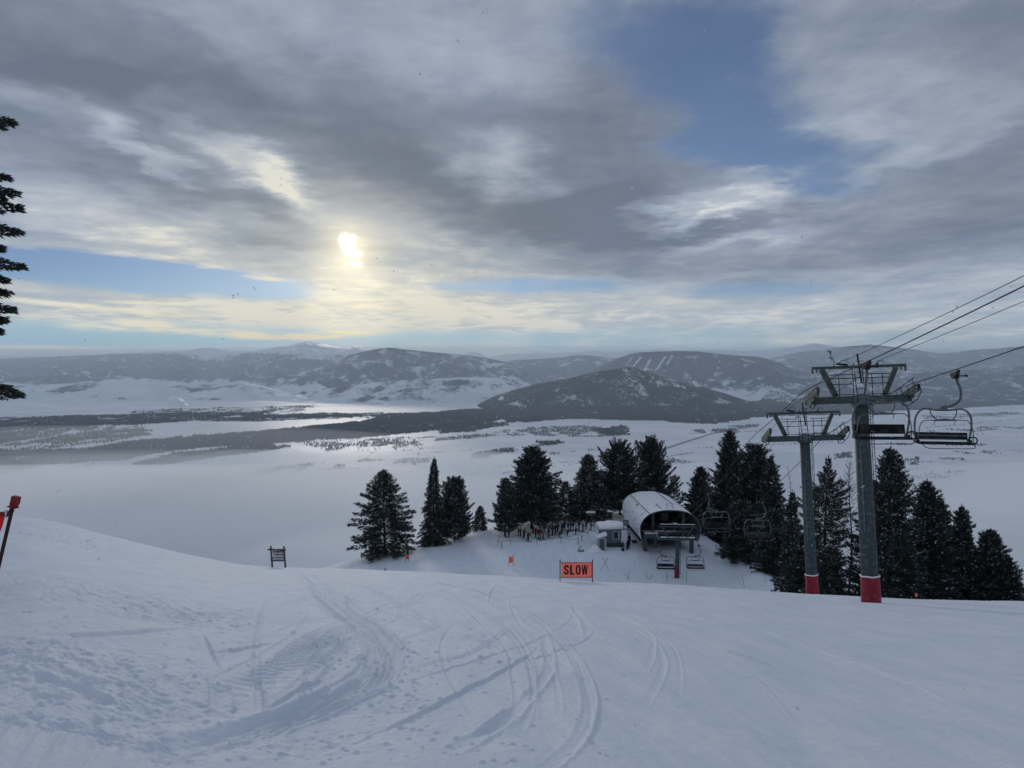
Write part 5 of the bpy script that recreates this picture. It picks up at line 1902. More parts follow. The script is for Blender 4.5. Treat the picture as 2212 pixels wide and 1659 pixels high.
    w.add([(-.65, 0, 0), (.62, 0, 0), (.62, 0, 2.15), (-.65, 0, 1.78), (-.65, .9, 0), (.62, .9, 0), (.62, .9, 2.15), (-.65, .9, 1.78)],
          [(0, 1, 2, 3), (7, 6, 5, 4), (1, 5, 6, 2), (4, 0, 3, 7), (3, 2, 6, 7), (4, 5, 1, 0)])
    w.build('wall', M_SIDING, sh)
    d = MB(); d.box((.02, -.02, .92), (.74, .05, 1.62)); do = d.build('door', M_DOOR, sh)
    d = MB(); d.box((.30, -.06, .9), (.05, .05, .12)); d.build('handle', M_DARKSTEEL, do)
    t = MB()
    for x in (-.41, .45):
        t.box((x, -.03, .92), (.08, .05, 1.68))
    t.box((.02, -.03, 1.80), (.94, .05, .09))
    for x in (-.62, .60):
        t.box((x, -.02, .95), (.06, .04, 1.7))
    t.build('trim', M_WHITE, sh)
    r = MB()
    vs, fs = [], []
    nx, ny = 12, 8
    for j in range(ny):
        for i in range(nx):
            u = i / (nx - 1) * 2 - 1; v = j / (ny - 1) * 2 - 1
            e = max(0, 1 - abs(u) ** 6) ** .5 * max(0, 1 - abs(v) ** 6) ** .5
            vs.append((-.02 + u * .82, .45 + v * .62, 1.97 + u * .24 + .52 * e * (.9 + .2 * u)))
    for j in range(ny - 1):
        for i in range(nx - 1):
            fs.append((j * nx + i, j * nx + i + 1, (j + 1) * nx + i + 1, (j + 1) * nx + i))
    ring = [i for i in range(nx)] + [(j + 1) * nx - 1 for j in range(1, ny)] + [(ny - 1) * nx + i for i in reversed(range(nx - 1))] + [j * nx for j in reversed(range(1, ny - 1))]
    fs.append(tuple(reversed(ring)))
    r.add(vs, fs, 0, True)
    r.build('roof_snow', M_SNOWCAP, sh)
    tag(sh, 'little lean-to shed with white-trimmed door beside the booth', 'shed')

    # snow bank thrown up against the shed
    bk = MB()
    vs, fs = [], []
    c = P(1284, 1190, 110.0); c.z = gz(c.x, c.y)
    for j in range(10):
        for i in range(24):
            q = 2 * math.pi * i / 24; k = j / 9
            rr = 1.05 * k * (1 + .18 * math.sin(3 * q + 1) + .1 * math.sin(7 * q))
            vs.append((c.x + rr * math.cos(q), c.y + rr * .8 * math.sin(q), c.z - .12 + .85 * (1 - k ** 2) ** 1.3 * (1 + .16 * math.sin(3 * q + .7 * j) + .08 * math.sin(7 * q + j))))
    for j in range(9):
        for i in range(24):
            fs.append((j * 24 + i, j * 24 + (i + 1) % 24, (j + 1) * 24 + (i + 1) % 24, (j + 1) * 24 + i))
    bk.add(vs, fs, 0, True)
    o = bk.build('snow_bank', M_SNOWCAP)
    tag(o, 'heaped snow bank against the left side of the shed', 'snow bank')

    # ---- boards by the loading area
    def board(px, pyb, pyt, pw, ph, label, m, name, Y=111.0, frame=None):
        x = AD(px, pyb)[0] * Y
        z = gz(x, Y)
        zt = P(px, pyt, Y).z
        k = Y / FD
        ro = empty(name, (x, Y, z))
        bb = MB(); bb.box((0, 0, zt - z - ph * k / 2), (pw * k, .05, ph * k)); bb.build('panel', m, ro)
        for s in (-1, 1):
            pp = MB()
            pp.tube([(s * pw * k * .46, .05, -.2), (s * pw * k * .46, .05, zt - z)], .03, 6)
            pp.build('post', M_DARKPOLE, ro)
        if frame:
            ff = MB()
            for s in (-1, 1):
                ff.box((s * pw * k * .5, -.03, zt - z - ph * k / 2), (.10, .05, ph * k + .1))
                ff.box((0, -.03, zt - z - ph * k / 2 + s * ph * k * .5), (pw * k - .1, .05, .10))
            ff.build('frame', frame, ro)
        tag(ro, label, 'board')
        return ro
    board(1348, 1176, 1145, 12, 27, 'plain white notice board by the loading area right of the booth', M_BOARD, 'notice_board', 110.6)
    board(1352, 1170, 1124, 10, 11, 'grey panel in a black frame on posts above the notice board', M_ROOF, 'framed_sign', 111.6, M_DARKPOLE)
    mm = MB()
    p = hit(1370, 1171, 100, 125)
    vs = [hit(1363, 1167, 100, 125), hit(1374, 1167, 100, 125), hit(1377, 1173, 100, 125), hit(1366, 1173, 100, 125)]
    vs = [v + Vector((0, 0, .05)) for v in vs]
    lo = [v - Vector((0, 0, .15)) for v in vs]
    mm.add(vs + lo, [(0, 1, 2, 3), (7, 6, 5, 4), (0, 4, 5, 1), (1, 5, 6, 2), (2, 6, 7, 3), (3, 7, 4, 0)])
    o = mm.build('rubber_mat', M_RUBBER)
    tag(o, 'dark rubber mat on the snow at the loading gate', 'mat')
    # two snow-topped shelter boards behind the queue
    for (px, pb, pt, w, lab) in [(1212, 1140, 1109, 14, 'snow-capped board on posts behind the middle of the queue'), (1276, 1132, 1107, 19, 'wider snow-capped board on posts left of the booth roof')]:
        Y = 124.0
        x = AD(px, pb)[0] * Y; z = gz(x, Y); zt = P(px, pt, Y).z
        k = Y / FD
        ro = empty('maze_board', (x, Y, z))
        a = MB(); a.box((0, 0, zt - z - .25), (w * k, .12, .40)); a.build('panel', M_WOOD, ro)
        for s in (-1, 1):
            a = MB()
            a.tube([(s * w * k * .4, 0, -.3), (s * w * k * .4, 0, zt - z - .1)], .05, 6)
            a.build('post', M_DARKPOLE, ro)
        a = MB(); a.box((0, 0, zt - z + .06), (w * k + .15, .5, .22), None, 0, .85); a.build('snow_cap', M_SNOWCAP, ro)
        tag(ro, lab, 'board', 'snow-capped boards at the queue')

build_station()
# ------------------------------------------------------------------ signs, banners, poles
def stroke_prism(mb, pts, w, y0, y1, org, ux, uz, closed=False):
    """flat bent bar along 2-D points, thickened between y0 and y1"""
    n = len(pts)
    Lf, Rt = [], []
    for i in range(n):
        if closed:
            a, b = pts[(i - 1) % n], pts[(i + 1) % n]
        else:
            a, b = pts[max(i - 1, 0)], pts[min(i + 1, n - 1)]
        tx, tz = b[0] - a[0], b[1] - a[1]
        l = math.hypot(tx, tz) or 1
        nx, nz = -tz / l, tx / l
        Lf.append((pts[i][0] + nx * w / 2, pts[i][1] + nz * w / 2)); Rt.append((pts[i][0] - nx * w / 2, pts[i][1] - nz * w / 2))
    vs = []
    for y in (y0, y1):
        for q in Lf + Rt:
            vs.append((org[0] + q[0] * ux, y, org[1] + q[1] * uz))
    fs = []
    m = n if closed else n - 1
    for i in range(m):
        j = (i + 1) % n
        fs += [(i, j, n + j, n + i), (2 * n + i, 3 * n + i, 3 * n + j, 2 * n + j), (i, 2 * n + i, 2 * n + j, j), (n + i, n + j, 3 * n + j, 3 * n + i)]
    mb.add(vs, fs)

def slow_letters(mb, x0, x1, z0, z1, y0, y1):
    """S L O W in heavy condensed capitals"""
    W = x1 - x0
    H = z1 - z0
    def cell(k, n=4):
        cw = W / n
        return x0 + k * cw + cw * .06, cw * .86
    w = .37
    S = [(.84, .70), (.80, .84), (.66, .90), (.5, .91), (.32, .88), (.20, .76), (.22, .62), (.40, .53), (.62, .45), (.78, .36), (.80, .22), (.66, .11), (.5, .09), (.30, .11), (.18, .20), (.15, .33)]
    o, cw = cell(0); stroke_prism(mb, [(p[0] * cw, p[1] * H) for p in S], w * cw * .86, y0, y1, (o, z0), 1, 1)
    o, cw = cell(1)
    mb.box((o + cw * .20, (y0 + y1) / 2, z0 + H * .5), (w * cw * .95, y1 - y0, H))
    mb.box((o + cw * .60, (y0 + y1) / 2, z0 + H * .085), (cw * .50, y1 - y0, H * .17))
    o, cw = cell(2)
    O = [(.5 + .33 * math.copysign(abs(math.cos(q)) ** .75, math.cos(q)), .5 + .415 * math.copysign(abs(math.sin(q)) ** .8, math.sin(q))) for q in np.linspace(0, 2 * math.pi, 24, endpoint=False)]
    stroke_prism(mb, [(p[0] * cw, p[1] * H) for p in O], w * cw * .84, y0, y1, (o - cw * .08, z0), 1, 1, True)
    o, cw = cell(3); cw *= 1.22; o -= cw * .08
    for a, b in (((.10, 1.0), (.27, 0)), ((.30, 0), (.49, 1.0)), ((.51, 1.0), (.70, 0)), ((.73, 0), (.90, 1.0))):
        hw = .092
        vs = []
        for y in (y0, y1):
            for (px, pz) in (a, b):
                for s in (-1, 1):
                    vs.append((o + (px + s * hw) * cw, y, z0 + pz * H))
        mb.add(vs, [(0, 1, 3, 2), (4, 6, 7, 5), (0, 2, 6, 4), (1, 5, 7, 3), (0, 4, 5, 1), (2, 3, 7, 6)])

def build_signs():
    # the SLOW banner
    pl = hit(1211, 1258, 20, 60); pr = hit(1280, 1258, 20, 60)
    Y = (pl.y + pr.y) / 2
    Y = min(max(Y, 38), 47)
    xl, xr = AD(1210, 1258)[0] * Y, AD(1280, 1258)[0] * Y
    g = min(gz(xl, Y), gz(xr, Y))
    zc = P(1245, 1258, Y).z
    g = min(g, zc) + .02
    ro = empty('slow_banner', ((xl + xr) / 2, Y, g))
    k = Y / FD
    hw = (xr - xl) / 2
    bh0, bh1 = (1258 - 1247.5) * k, (1258 - 1213.5) * k
    f = MB()
    n = 12
    vs, fs = [], []
    b0, b1 = -hw + 2.5 * k, hw - .5 * k
    def wav(u): return .02 * math.sin(u * 5)
    for j, z in enumerate((bh0, bh1)):
        for i in range(n + 1):
            u = i / n
            vs.append((b0 + (b1 - b0) * u, wav(u), z))
    fs = [(i, i + 1, n + 2 + i, n + 1 + i) for i in range(n)]
    f.add(vs, fs)
    fo = f.build('banner', M_ORANGE, ro)
    ib = MB()
    slow_letters(ib, -hw * .80, hw * .70, bh0 + (bh1 - bh0) * .20, bh0 + (bh1 - bh0) * .83, -.034, -.026)
    ib.build('lettering', M_INK, fo)
    db = MB()
    m = 13
    for i in range(m):
        x = b0 + (b1 - b0) * (i + .35) / m
        for z in (bh0 + .025, bh1 - .025):
            db.box((x, -.030, z), ((b1 - b0) / m * .62, .006, .045))
    for i in range(4):
        db.box((b1 - .03, -.030, bh0 + (bh1 - bh0) * (i + .6) / 4.4), (.04, .006, (bh1 - bh0) / 4.4 * .5))
    db.build('dashed_border', M_INK, fo)
    for s, t in ((-1, 0), (1, 0)):
        p = MB()
        p.tube([(s * hw, .03, -.4), (s * hw * 1.005, .03, (1258 - 1207.5) * k)], .024, 8)
        p.build('post', M_DARKPOLE, ro)
    ti = MB()
    for s in (-1, 1):
        ti.tube([(s * hw, .02, bh1 + .10), (s * (hw - 2.6 * k), 0, bh1 - .01)], .010, 4)
        ti.tube([(s * hw, .02, bh0), (s * (hw - 2.0 * k), 0, bh0)], .010, 4)
    ti.build('tie_cord', M_DARKPOLE, ro)
    tag(ro, 'orange banner reading SLOW stretched between two dark posts', 'banner')

    # two small orange banners seen edge-on up on the knoll
    for (px, pb, pt, pw, zt, lab, turn) in [(1104, 1222, 1201, 9, 1216, 'small orange banner on two thin poles at left of the SLOW banner', 12), (880, 1215, 1196, 6, 1208, 'narrow orange banner on thin poles below the lone broad fir', 8)]:
        b = hit(px, pb, 60, 140)
        kk = b.y / FD
        r2 = empty('small_banner', b, (0, 0, R(turn)))
        hw2 = pw * kk / 2
        h0, h1 = (pb - zt) * kk, (pb - pt - 1.5) * kk
        f = MB(); f.add([(-hw2, 0, h0), (hw2, .02, h0 + .05), (hw2 * 1.02, .0, h1 + .05), (-hw2 * .98, .02, h1)], [(0, 1, 2, 3)])
        f2 = f.build('banner', M_ORANGE, r2)
        d = MB()
        for i in range(4):
            z = h0 + (h1 - h0) * (i + .7) / 4.6
            d.box((.0, -.02, z), (hw2 * .42, .006, (h1 - h0) * .12))
        d.build('lettering', M_INK, f2)
        for s in (-1, 1):
            p = MB(); p.tube([(s * hw2 * 1.15, .02, -.3), (s * hw2 * 1.0, .02, h1 + .28)], .028, 6); p.build('post', M_DARKPOLE, r2)
        tag(r2, lab, 'banner', 'small orange banners on the knoll')
    # black marker post with weighted foot above the narrow banner
    b = hit(879, 1209, 80, 150) + Vector((0, .6, 0))
    b.z = gz(b.x, b.y)
    r3 = MB(); k3 = b.y / FD
    r3.tube([b + Vector((0, 0, -.2)), b + Vector((0, 0, 1.75)), b + Vector((0, 0, 1.85)), b + Vector((-.22, 0, 3.6))], [.12, .19, .07, .05], 8)
    o = r3.build('marker_post', M_DARKPOLE)
    tag(o, 'black post with a thick foot rising behind the narrow orange banner', 'post')

    # wooden trail sign at the lip
    Y = hit(600, 1226, 20, 70).y
    Y = min(Y, 62.0)
    k = Y / FD
    c = Vector((AD(600, 1226)[0] * Y, Y, 0))
    c.z = gz(c.x, Y)
    ro = empty('trail_sign', c, (0, 0, 0))
    q = P(600, 1226, Y).z - c.z
    def lp(px, py, y=0.0):
        p = P(px, py, Y)
        return (p.x - c.x, y, p.z - c.z)
    for (t, m_, b_) in (((585.0, 1179.5), (586.5, 1205), (588.5, 1228)), ((613.2, 1180), (615, 1205), (617.0, 1231))):
        p = MB(); p.tube([lp(b_[0], b_[1] + 6), lp(*b_), lp(*m_), lp(*t)], [2.4 * k, 2.2 * k, 1.9 * k, 1.8 * k], 10); p.build('post', M_WOOD, ro)
    p = MB(); p.tube([lp(579.5, 1186.2, -.12), lp(618.5, 1187.2, -.12)], 1.9 * k, 10); p.build('crossbar', M_WOOD, ro)
    rows = [(1189.6, 1194.2, M_BROWNBOARD), (1195.6, 1200.0, M_BROWNBOARD), (1202.0, 1206.0, M_BROWNBOARD), (1208.2, 1212.4, M_BLUEBOARD)]
    for i, (y0, y1, m) in enumerate(rows):
        b = MB()
        a = Vector(lp(589.0, y0, -.02)); d = Vector(lp(613.2, y1, -.02))
        b.box(((a.x + d.x) / 2, -.02, (a.z + d.z) / 2), (d.x - a.x, .05, a.z - d.z))
        l = b
        if i < 3:
            for j in range(7):
                xx = a.x + (d.x - a.x) * (.20 + .095 * j)
                if (j * 7 + i * 3) % 5 == 4: continue
                l.box((xx, -.052, (a.z + d.z) / 2), ((d.x - a.x) * .055, .010, (a.z - d.z) * .28), mi=1)
        if i in (2,):
            l.box(((a.x + d.x) / 2, -.05, a.z + .012), (d.x - a.x, .02, .05), mi=1); l.box(((a.x + d.x) / 2, -.05, d.z - .012), (d.x - a.x, .02, .05), mi=1)
            l.box((a.x + (d.x - a.x) * .2, -.052, (a.z + d.z) / 2), (.045, .012, (a.z - d.z) * .8), mi=1); l.box((a.x + (d.x - a.x) * .87, -.052, (a.z + d.z) / 2), (.045, .012, (a.z - d.z) * .8), mi=1)
        if i == 1:
            l.box((a.x + (d.x - a.x) * .12, -.05, (a.z + d.z) / 2), (.13, .012, (a.z - d.z) * .8), (0, R(20), 0), mi=1)
        if i == 3:
            l.box(((a.x + d.x) / 2, -.05, (a.z + d.z) / 2 - .01), ((d.x - a.x) * .9, .012, .05), None, mi=1)
        bo = b.build('name_board', [m, M_LETTER if i < 3 else mat('slate_blue', (.09, .13, .21), .7)], ro)
        bo['label'] = ['worn brown top board', 'frosted second brown board', 'brown third board edged in white', 'blue lowest board'][i]
    tag(ro, 'rustic timber trail sign with three brown boards and a blue one', 'trail sign')

    # leaning red-capped pole and red banner at the left edge
    Y = 9.0
    def q(px, py, y=Y): return P(px, py, y)
    top, bot = q(31, 1080), q(-52, 1430)
    bot.z = gz(bot.x, bot.y) - .2
    r0 = Vector((bot.x, bot.y, gz(bot.x, bot.y)))
    ro = empty('leaning_pole', r0)
    p = MB(); p.tube([bot - r0, top - r0], .021, 10); p.build('pole', M_REDPOLE, ro)
    ax = (top - bot).normalized()
    sd = Vector((ax.z, 0, -ax.x))
    cp = MB()
    ctr = q(33.5, 1081) - r0
    mtx = Matrix((sd, Vector((0, 1, 0)), ax)).transposed()
    cp.box(ctr, (.078, .07, .095), mtx)
    cp.box(ctr - ax * .060 - sd * .004, (.064, .07, .035), mtx)
    cp.box(ctr - ax * .082 - sd * .010, (.094, .08, .014), mtx)
    cp.build('cap', M_REDCAP, ro)
    st = MB()
    st.tube([q(25, 1094) - r0, q(14, 1116) - r0], .008, 6); st.tube([q(30, 1103) - r0, q(13, 1117) - r0], .008, 6)
    st.build('bracket', M_REDPOLE, ro)
    tag(ro, 'dark leaning pole topped with a red cap', 'pole')
    bn = empty('red_banner', q(-60, 1150) - Vector((0, 0, 0)))
    o0 = bn.location
    f = MB()
    pts = [q(-130, 1118), q(-60, 1108), q(10, 1107), q(11, 1116), q(6, 1135), q(-3, 1158), q(-60, 1166), q(-130, 1172)]
    f.add([v - o0 for v in pts], [(0, 1, 6, 7), (1, 2, 3, 4, 5, 6)])
    f.build('cloth', M_REDFAB, bn)
    h = MB()
    h.beam(q(-130, 1116, Y - .01) - o0, q(11, 1110, Y - .01) - o0, .012, .05)
    h.build('hem', M_REDCAP, bn)
    cl = MB(); cl.box(q(13, 1107) - o0, (.03, .03, .05)); cl.build('clip', M_BOARD, bn)
    # its far post, out of the picture, carries the other end
    pp = MB(); a = q(-132, 1100); b = q(-140, 1400); b.z = gz(b.x, b.y) - .2
    pp.tube([b - o0, a - o0], .02, 8); pp.build('post', M_REDPOLE, bn)
    tag(bn, 'corner of a red cloth banner hung beside the leaning pole', 'banner')

    # orange marker by the trees
    b = hit(1979, 1296, 30, 60)
    r = empty('orange_marker', b)
    kk = b.y / FD
    m = MB(); m.tube([(0, 0, -.2), (0, 0, 15 * kk)], .012, 6); m.build('stake', M_BAMBOO, r)
    m = MB(); m.add([(-.07, 0, 8 * kk), (.06, .01, 7 * kk), (.08, 0, 14 * kk), (-.06, .01, 15 * kk)], [(0, 1, 2, 3)]); m.build('flag', M_ORANGE, r)
    tag(r, 'little orange flag on a stake before the right-hand firs', 'marker flag')

    # crossed bamboo poles and stakes on the snow bench
    XS = [(((1297, 1234), (1313, 1204)), ((1302.5, 1204), (1316, 1236)), 'crossed bamboo poles right of the SLOW banner'),
          (((1347, 1237.5), (1362, 1253)), ((1356, 1253), (1359.5, 1231)), 'crossed bamboo poles midway between SLOW banner and station tower'),
          (((1394, 1239), (1403, 1254)), ((1402.5, 1254), (1410.5, 1239)), 'crossed bamboo poles nearest to the short station tower')]
    for (a, b, lab) in XS:
        lo = max(a[0][1], a[1][1], b[0][1], b[1][1])
        cxp = (a[0][0] + a[1][0] + b[0][0] + b[1][0]) / 4
        g = hit(cxp, lo - 2, 60, 130)
        ro = empty('crossed_poles', g)
        for s, (p0, p1) in enumerate((a, b)):
            u, v = P(*p0, g.y + .1 * s), P(*p1, g.y + .1 * s)
            m = MB(); m.tube([u - g, v - g], .026, 6); m.build('bamboo_pole', M_BAMBOO, ro)
        tag(ro, lab, 'crossed poles', 'crossed bamboo poles on the snow bench')
    ST = [((1440, 1237), (1441, 1261), 'thin dark stake left of the short station tower', M_DARKPOLE, .028), ((1431, 1242), (1434, 1254), 'short bamboo stake between crossed poles and station tower', M_BAMBOO, .022),
          ((1483.5, 1231), (1483, 1264), 'tall thin stake under the right-hand low chair', M_DARKPOLE, .022), ((1603, 1240), (1608, 1272), 'leaning bamboo stake on the right bank of the bench', M_BAMBOO, .024),
          ((1652, 1240), (1654, 1262), 'short thin stake near the brushy right bank', M_BAMBOO, .020)]
    for (t, b, lab, m, r) in ST:
        g = hit(b[0], b[1] - 3, 50, 120)
        u, v = P(*t, g.y), P(*b, g.y)
        mb = MB(); mb.tube([v, u], r, 6)
        o = mb.build('snow_stake', m)
        tag(o, lab, 'stake', 'stakes planted in the snow')

    # queue fence: stakes and ropes
    def zq(x, y):
        return ((1230 + x * .11302) * .86406, (1260 + y * .11302) * .86406)
    QS = [(155, 700, 840, 'first dark stake of the queue fence by the lone narrow fir'), (195, 820, 975, 'left one of the two paired stakes before the queue'), (225, 775, 975, 'right one of the two paired stakes before the queue'),
          (120, 790, 915, 'pale outermost stake at the left end of the queue'), (410, 780, 885, 'pale stake below the first skier of the queue'), (990, 730, 905, 'dark stake beside the skier in green trousers'),
          (1525, 720, 845, 'dark stake before the middle of the queue'), (1905, 740, 890, 'stout grey stake above the small sandwich sign'), (1985, 680, 800, 'stake right of the stout grey stake'), (2130, 610, 725, 'last stake of the queue fence toward the booth')]
    tops = []
    for (x, t, b, lab) in QS:
        pb = zq(x, b); pt = zq(x, t)
        g = hit(*pb, 90, 150)
        u = P(*pt, g.y)
        mb = MB(); mb.tube([g - Vector((0, 0, .2)), u], .035 if 'stout' not in lab else .055, 6)
        o = mb.build('fence_stake', M_BAMBOO if 'pale' in lab else M_DARKPOLE)
        tag(o, lab, 'stake', 'stakes of the queue fence')
        tops.append(g.lerp(u, .85))
    RO = [((2, 5), 'rope sagging from the paired stakes to the green-trousered skier'), ((5, 6), 'rope along the front of the queue'), ((6, 7), 'rope from mid queue to the stout grey stake'), ((8, 9), 'rope between the last two queue stakes'), ((3, 4), 'rope at the left end of the queue')]
    for ((i, j), lab) in RO:
        a, b = tops[i], tops[j]
        pts = []
        for t in np.linspace(0, 1, 9):
            p = a.lerp(b, t); p.z -= .25 * 4 * t * (1 - t)
            p.z = max(p.z, gz(p.x, p.y) + .12)
            pts.append(p)
        mb = MB(); mb.tube(pts, .016, 4)
        o = mb.build('fence_rope', M_DARKPOLE)
        tag(o, lab, 'rope', 'ropes of the queue fence')
    # boundary rope on the skyline left of the queue
    FN = [(1047, 1152), (1060, 1149), (1078, 1146)]
    prev = None
    for i, (px, py) in enumerate(FN):
        g = hit(px, py + 3, 90, 150)
        u = g + Vector((0, 0, .85))
        mb = MB(); mb.tube([g - Vector((0, 0, .2)), u], .03, 5)
        o = mb.build('fence_stake', M_BAMBOO); tag(o, ['boundary stake by the small pointed fir', 'middle boundary stake on the skyline left of the queue', 'boundary stake nearest the narrow fir at the queue'][i], 'stake', 'boundary stakes on the skyline')
    # sandwich sign
    g = hit(1254, 1190, 90, 140)
    ro = empty('sandwich_sign', g, (0, 0, R(15)))
    m = MB(); m.box((0, -.10, .42), (.42, .03, .72), (R(-12), 0, 0)); m.box((0, .14, .42), (.42, .03, .72), (R(12), 0, 0)); m.build('panel', M_BOARD, ro)
    m = MB(); m.box((0.1, .02, .03), (.85, .42, .06)); m.build('base', M_DARKPOLE, ro)
    tag(ro, 'small pale sandwich sign standing alone on the snow', 'sign')
    # shovel leaning on the notice board
    g = P(1346, 1170, 110.3); g.z = gz(g.x, g.y)
    ro = empty('snow_shovel', g, (R(-8), 0, 0))
    m = MB(); m.tube([(0, 0, .40), (0, 0, 1.45)], .022, 6); m.tube([(-.10, 0, 1.45), (.10, 0, 1.45)], .022, 6); m.build('handle', M_DARKPOLE, ro)
    m = MB(); m.add([(-.2, -.03, 0), (.2, -.03, 0), (.19, 0, .42), (-.19, 0, .42), (-.2, -.05, 0), (.2, -.05, 0), (.19, -.03, .42), (-.19, -.03, .42)], [(0, 1, 2, 3), (7, 6, 5, 4), (0, 4, 5, 1), (2, 6, 7, 3), (1, 5, 6, 2), (3, 7, 4, 0)]); m.build('blade', M_BLACK, ro)
    tag(ro, 'black snow shovel leaning against the white notice board', 'shovel')

build_signs()

# ------------------------------------------------------------------ people
def skin_body(J, E, Rd, root=0, levels=1):
    """one continuous body grown from a skeleton with the Skin modifier"""
    me = bpy.data.meshes.new('body')
    me.from_pydata(J, E, [])
    ob = bpy.data.objects.new('body', me)
    COL.objects.link(ob)
    ob.modifiers.new('skin', 'SKIN')
    sv = me.skin_vertices[0].data
    for i, r in enumerate(Rd):
        sv[i].radius = r if isinstance(r, tuple) else (r, r)
        sv[i].use_root = (i == root)
    ss = ob.modifiers.new('sub', 'SUBSURF')
    ss.levels = levels
    ss.render_levels = levels
    dg = bpy.context.evaluated_depsgraph_get()
    ev = ob.evaluated_get(dg)
    m2 = bpy.data.meshes.new_from_object(ev)
    bpy.data.objects.remove(ob)
    bpy.data.meshes.remove(me)
    return m2

def figure(pose):
    """joints of a skier, facing -y, feet on z = 0; returns verts, edges, radii"""
    lean, spread, armx, armf, bend = pose
    hipz = .93 - .10 * bend
    J = [(0, .02, hipz), (0, -.02 - lean * .4, hipz + .22), (0, -.03 - lean, hipz + .48), (0, -.03 - lean * 1.1, hipz + .58), (0, -.05 - lean * 1.2, hipz + .66), (0, -.06 - lean * 1.25, hipz + .80)]
    Rr = [(.21, .17), (.215, .17), (.235, .165), .09, .08, (.09, .105)]
    E = [(0, 1), (1, 2), (2, 3), (3, 4), (4, 5)]
    for s in (-1, 1):
        i = len(J)
        J += [(s * .23, -.03 - lean, hipz + .46), (s * (.32 + armx * .5), -.02 - lean - armf * .2, hipz + .22), (s * (.26 + armx), -.14 - lean - armf, hipz + .06), (s * (.25 + armx), -.22 - lean - armf, hipz + .01)]
        Rr += [.105, .085, .070, .050]
        E += [(2, i), (i, i + 1), (i + 1, i + 2), (i + 2, i + 3)]
        # five short unequal fingers closing forward, thumb from the side of the palm
        h = i + 3
        hx, hy, hz = J[h]
        for k, (dx, L) in enumerate(((-.028, .055), (-.010, .066), (.010, .062), (.028, .048))):
            j = len(J)
            J += [(hx + dx, hy - .045, hz - .012), (hx + dx, hy - .045 - L * .5, hz - .05)]
            Rr += [.014, .010]
            E += [(h, j), (j, j + 1)]
        j = len(J)
        J += [(hx - s * .045, hy - .02, hz + .01)]; Rr += [.014]; E += [(h, j)]
        l = len(J)
        J += [(s * (.10 + spread * .3), .02 - bend * .10, hipz - .12), (s * (.12 + spread * .7), -.06 - bend * .10, hipz * .52), (s * (.13 + spread), .03, .12), (s * (.13 + spread), -.12, .06)]
        Rr += [.135, .110, .088, .060]
        E += [(0, l), (l, l + 1), (l + 1, l + 2), (l + 2, l + 3)]
    return J, E, Rr, hipz, lean

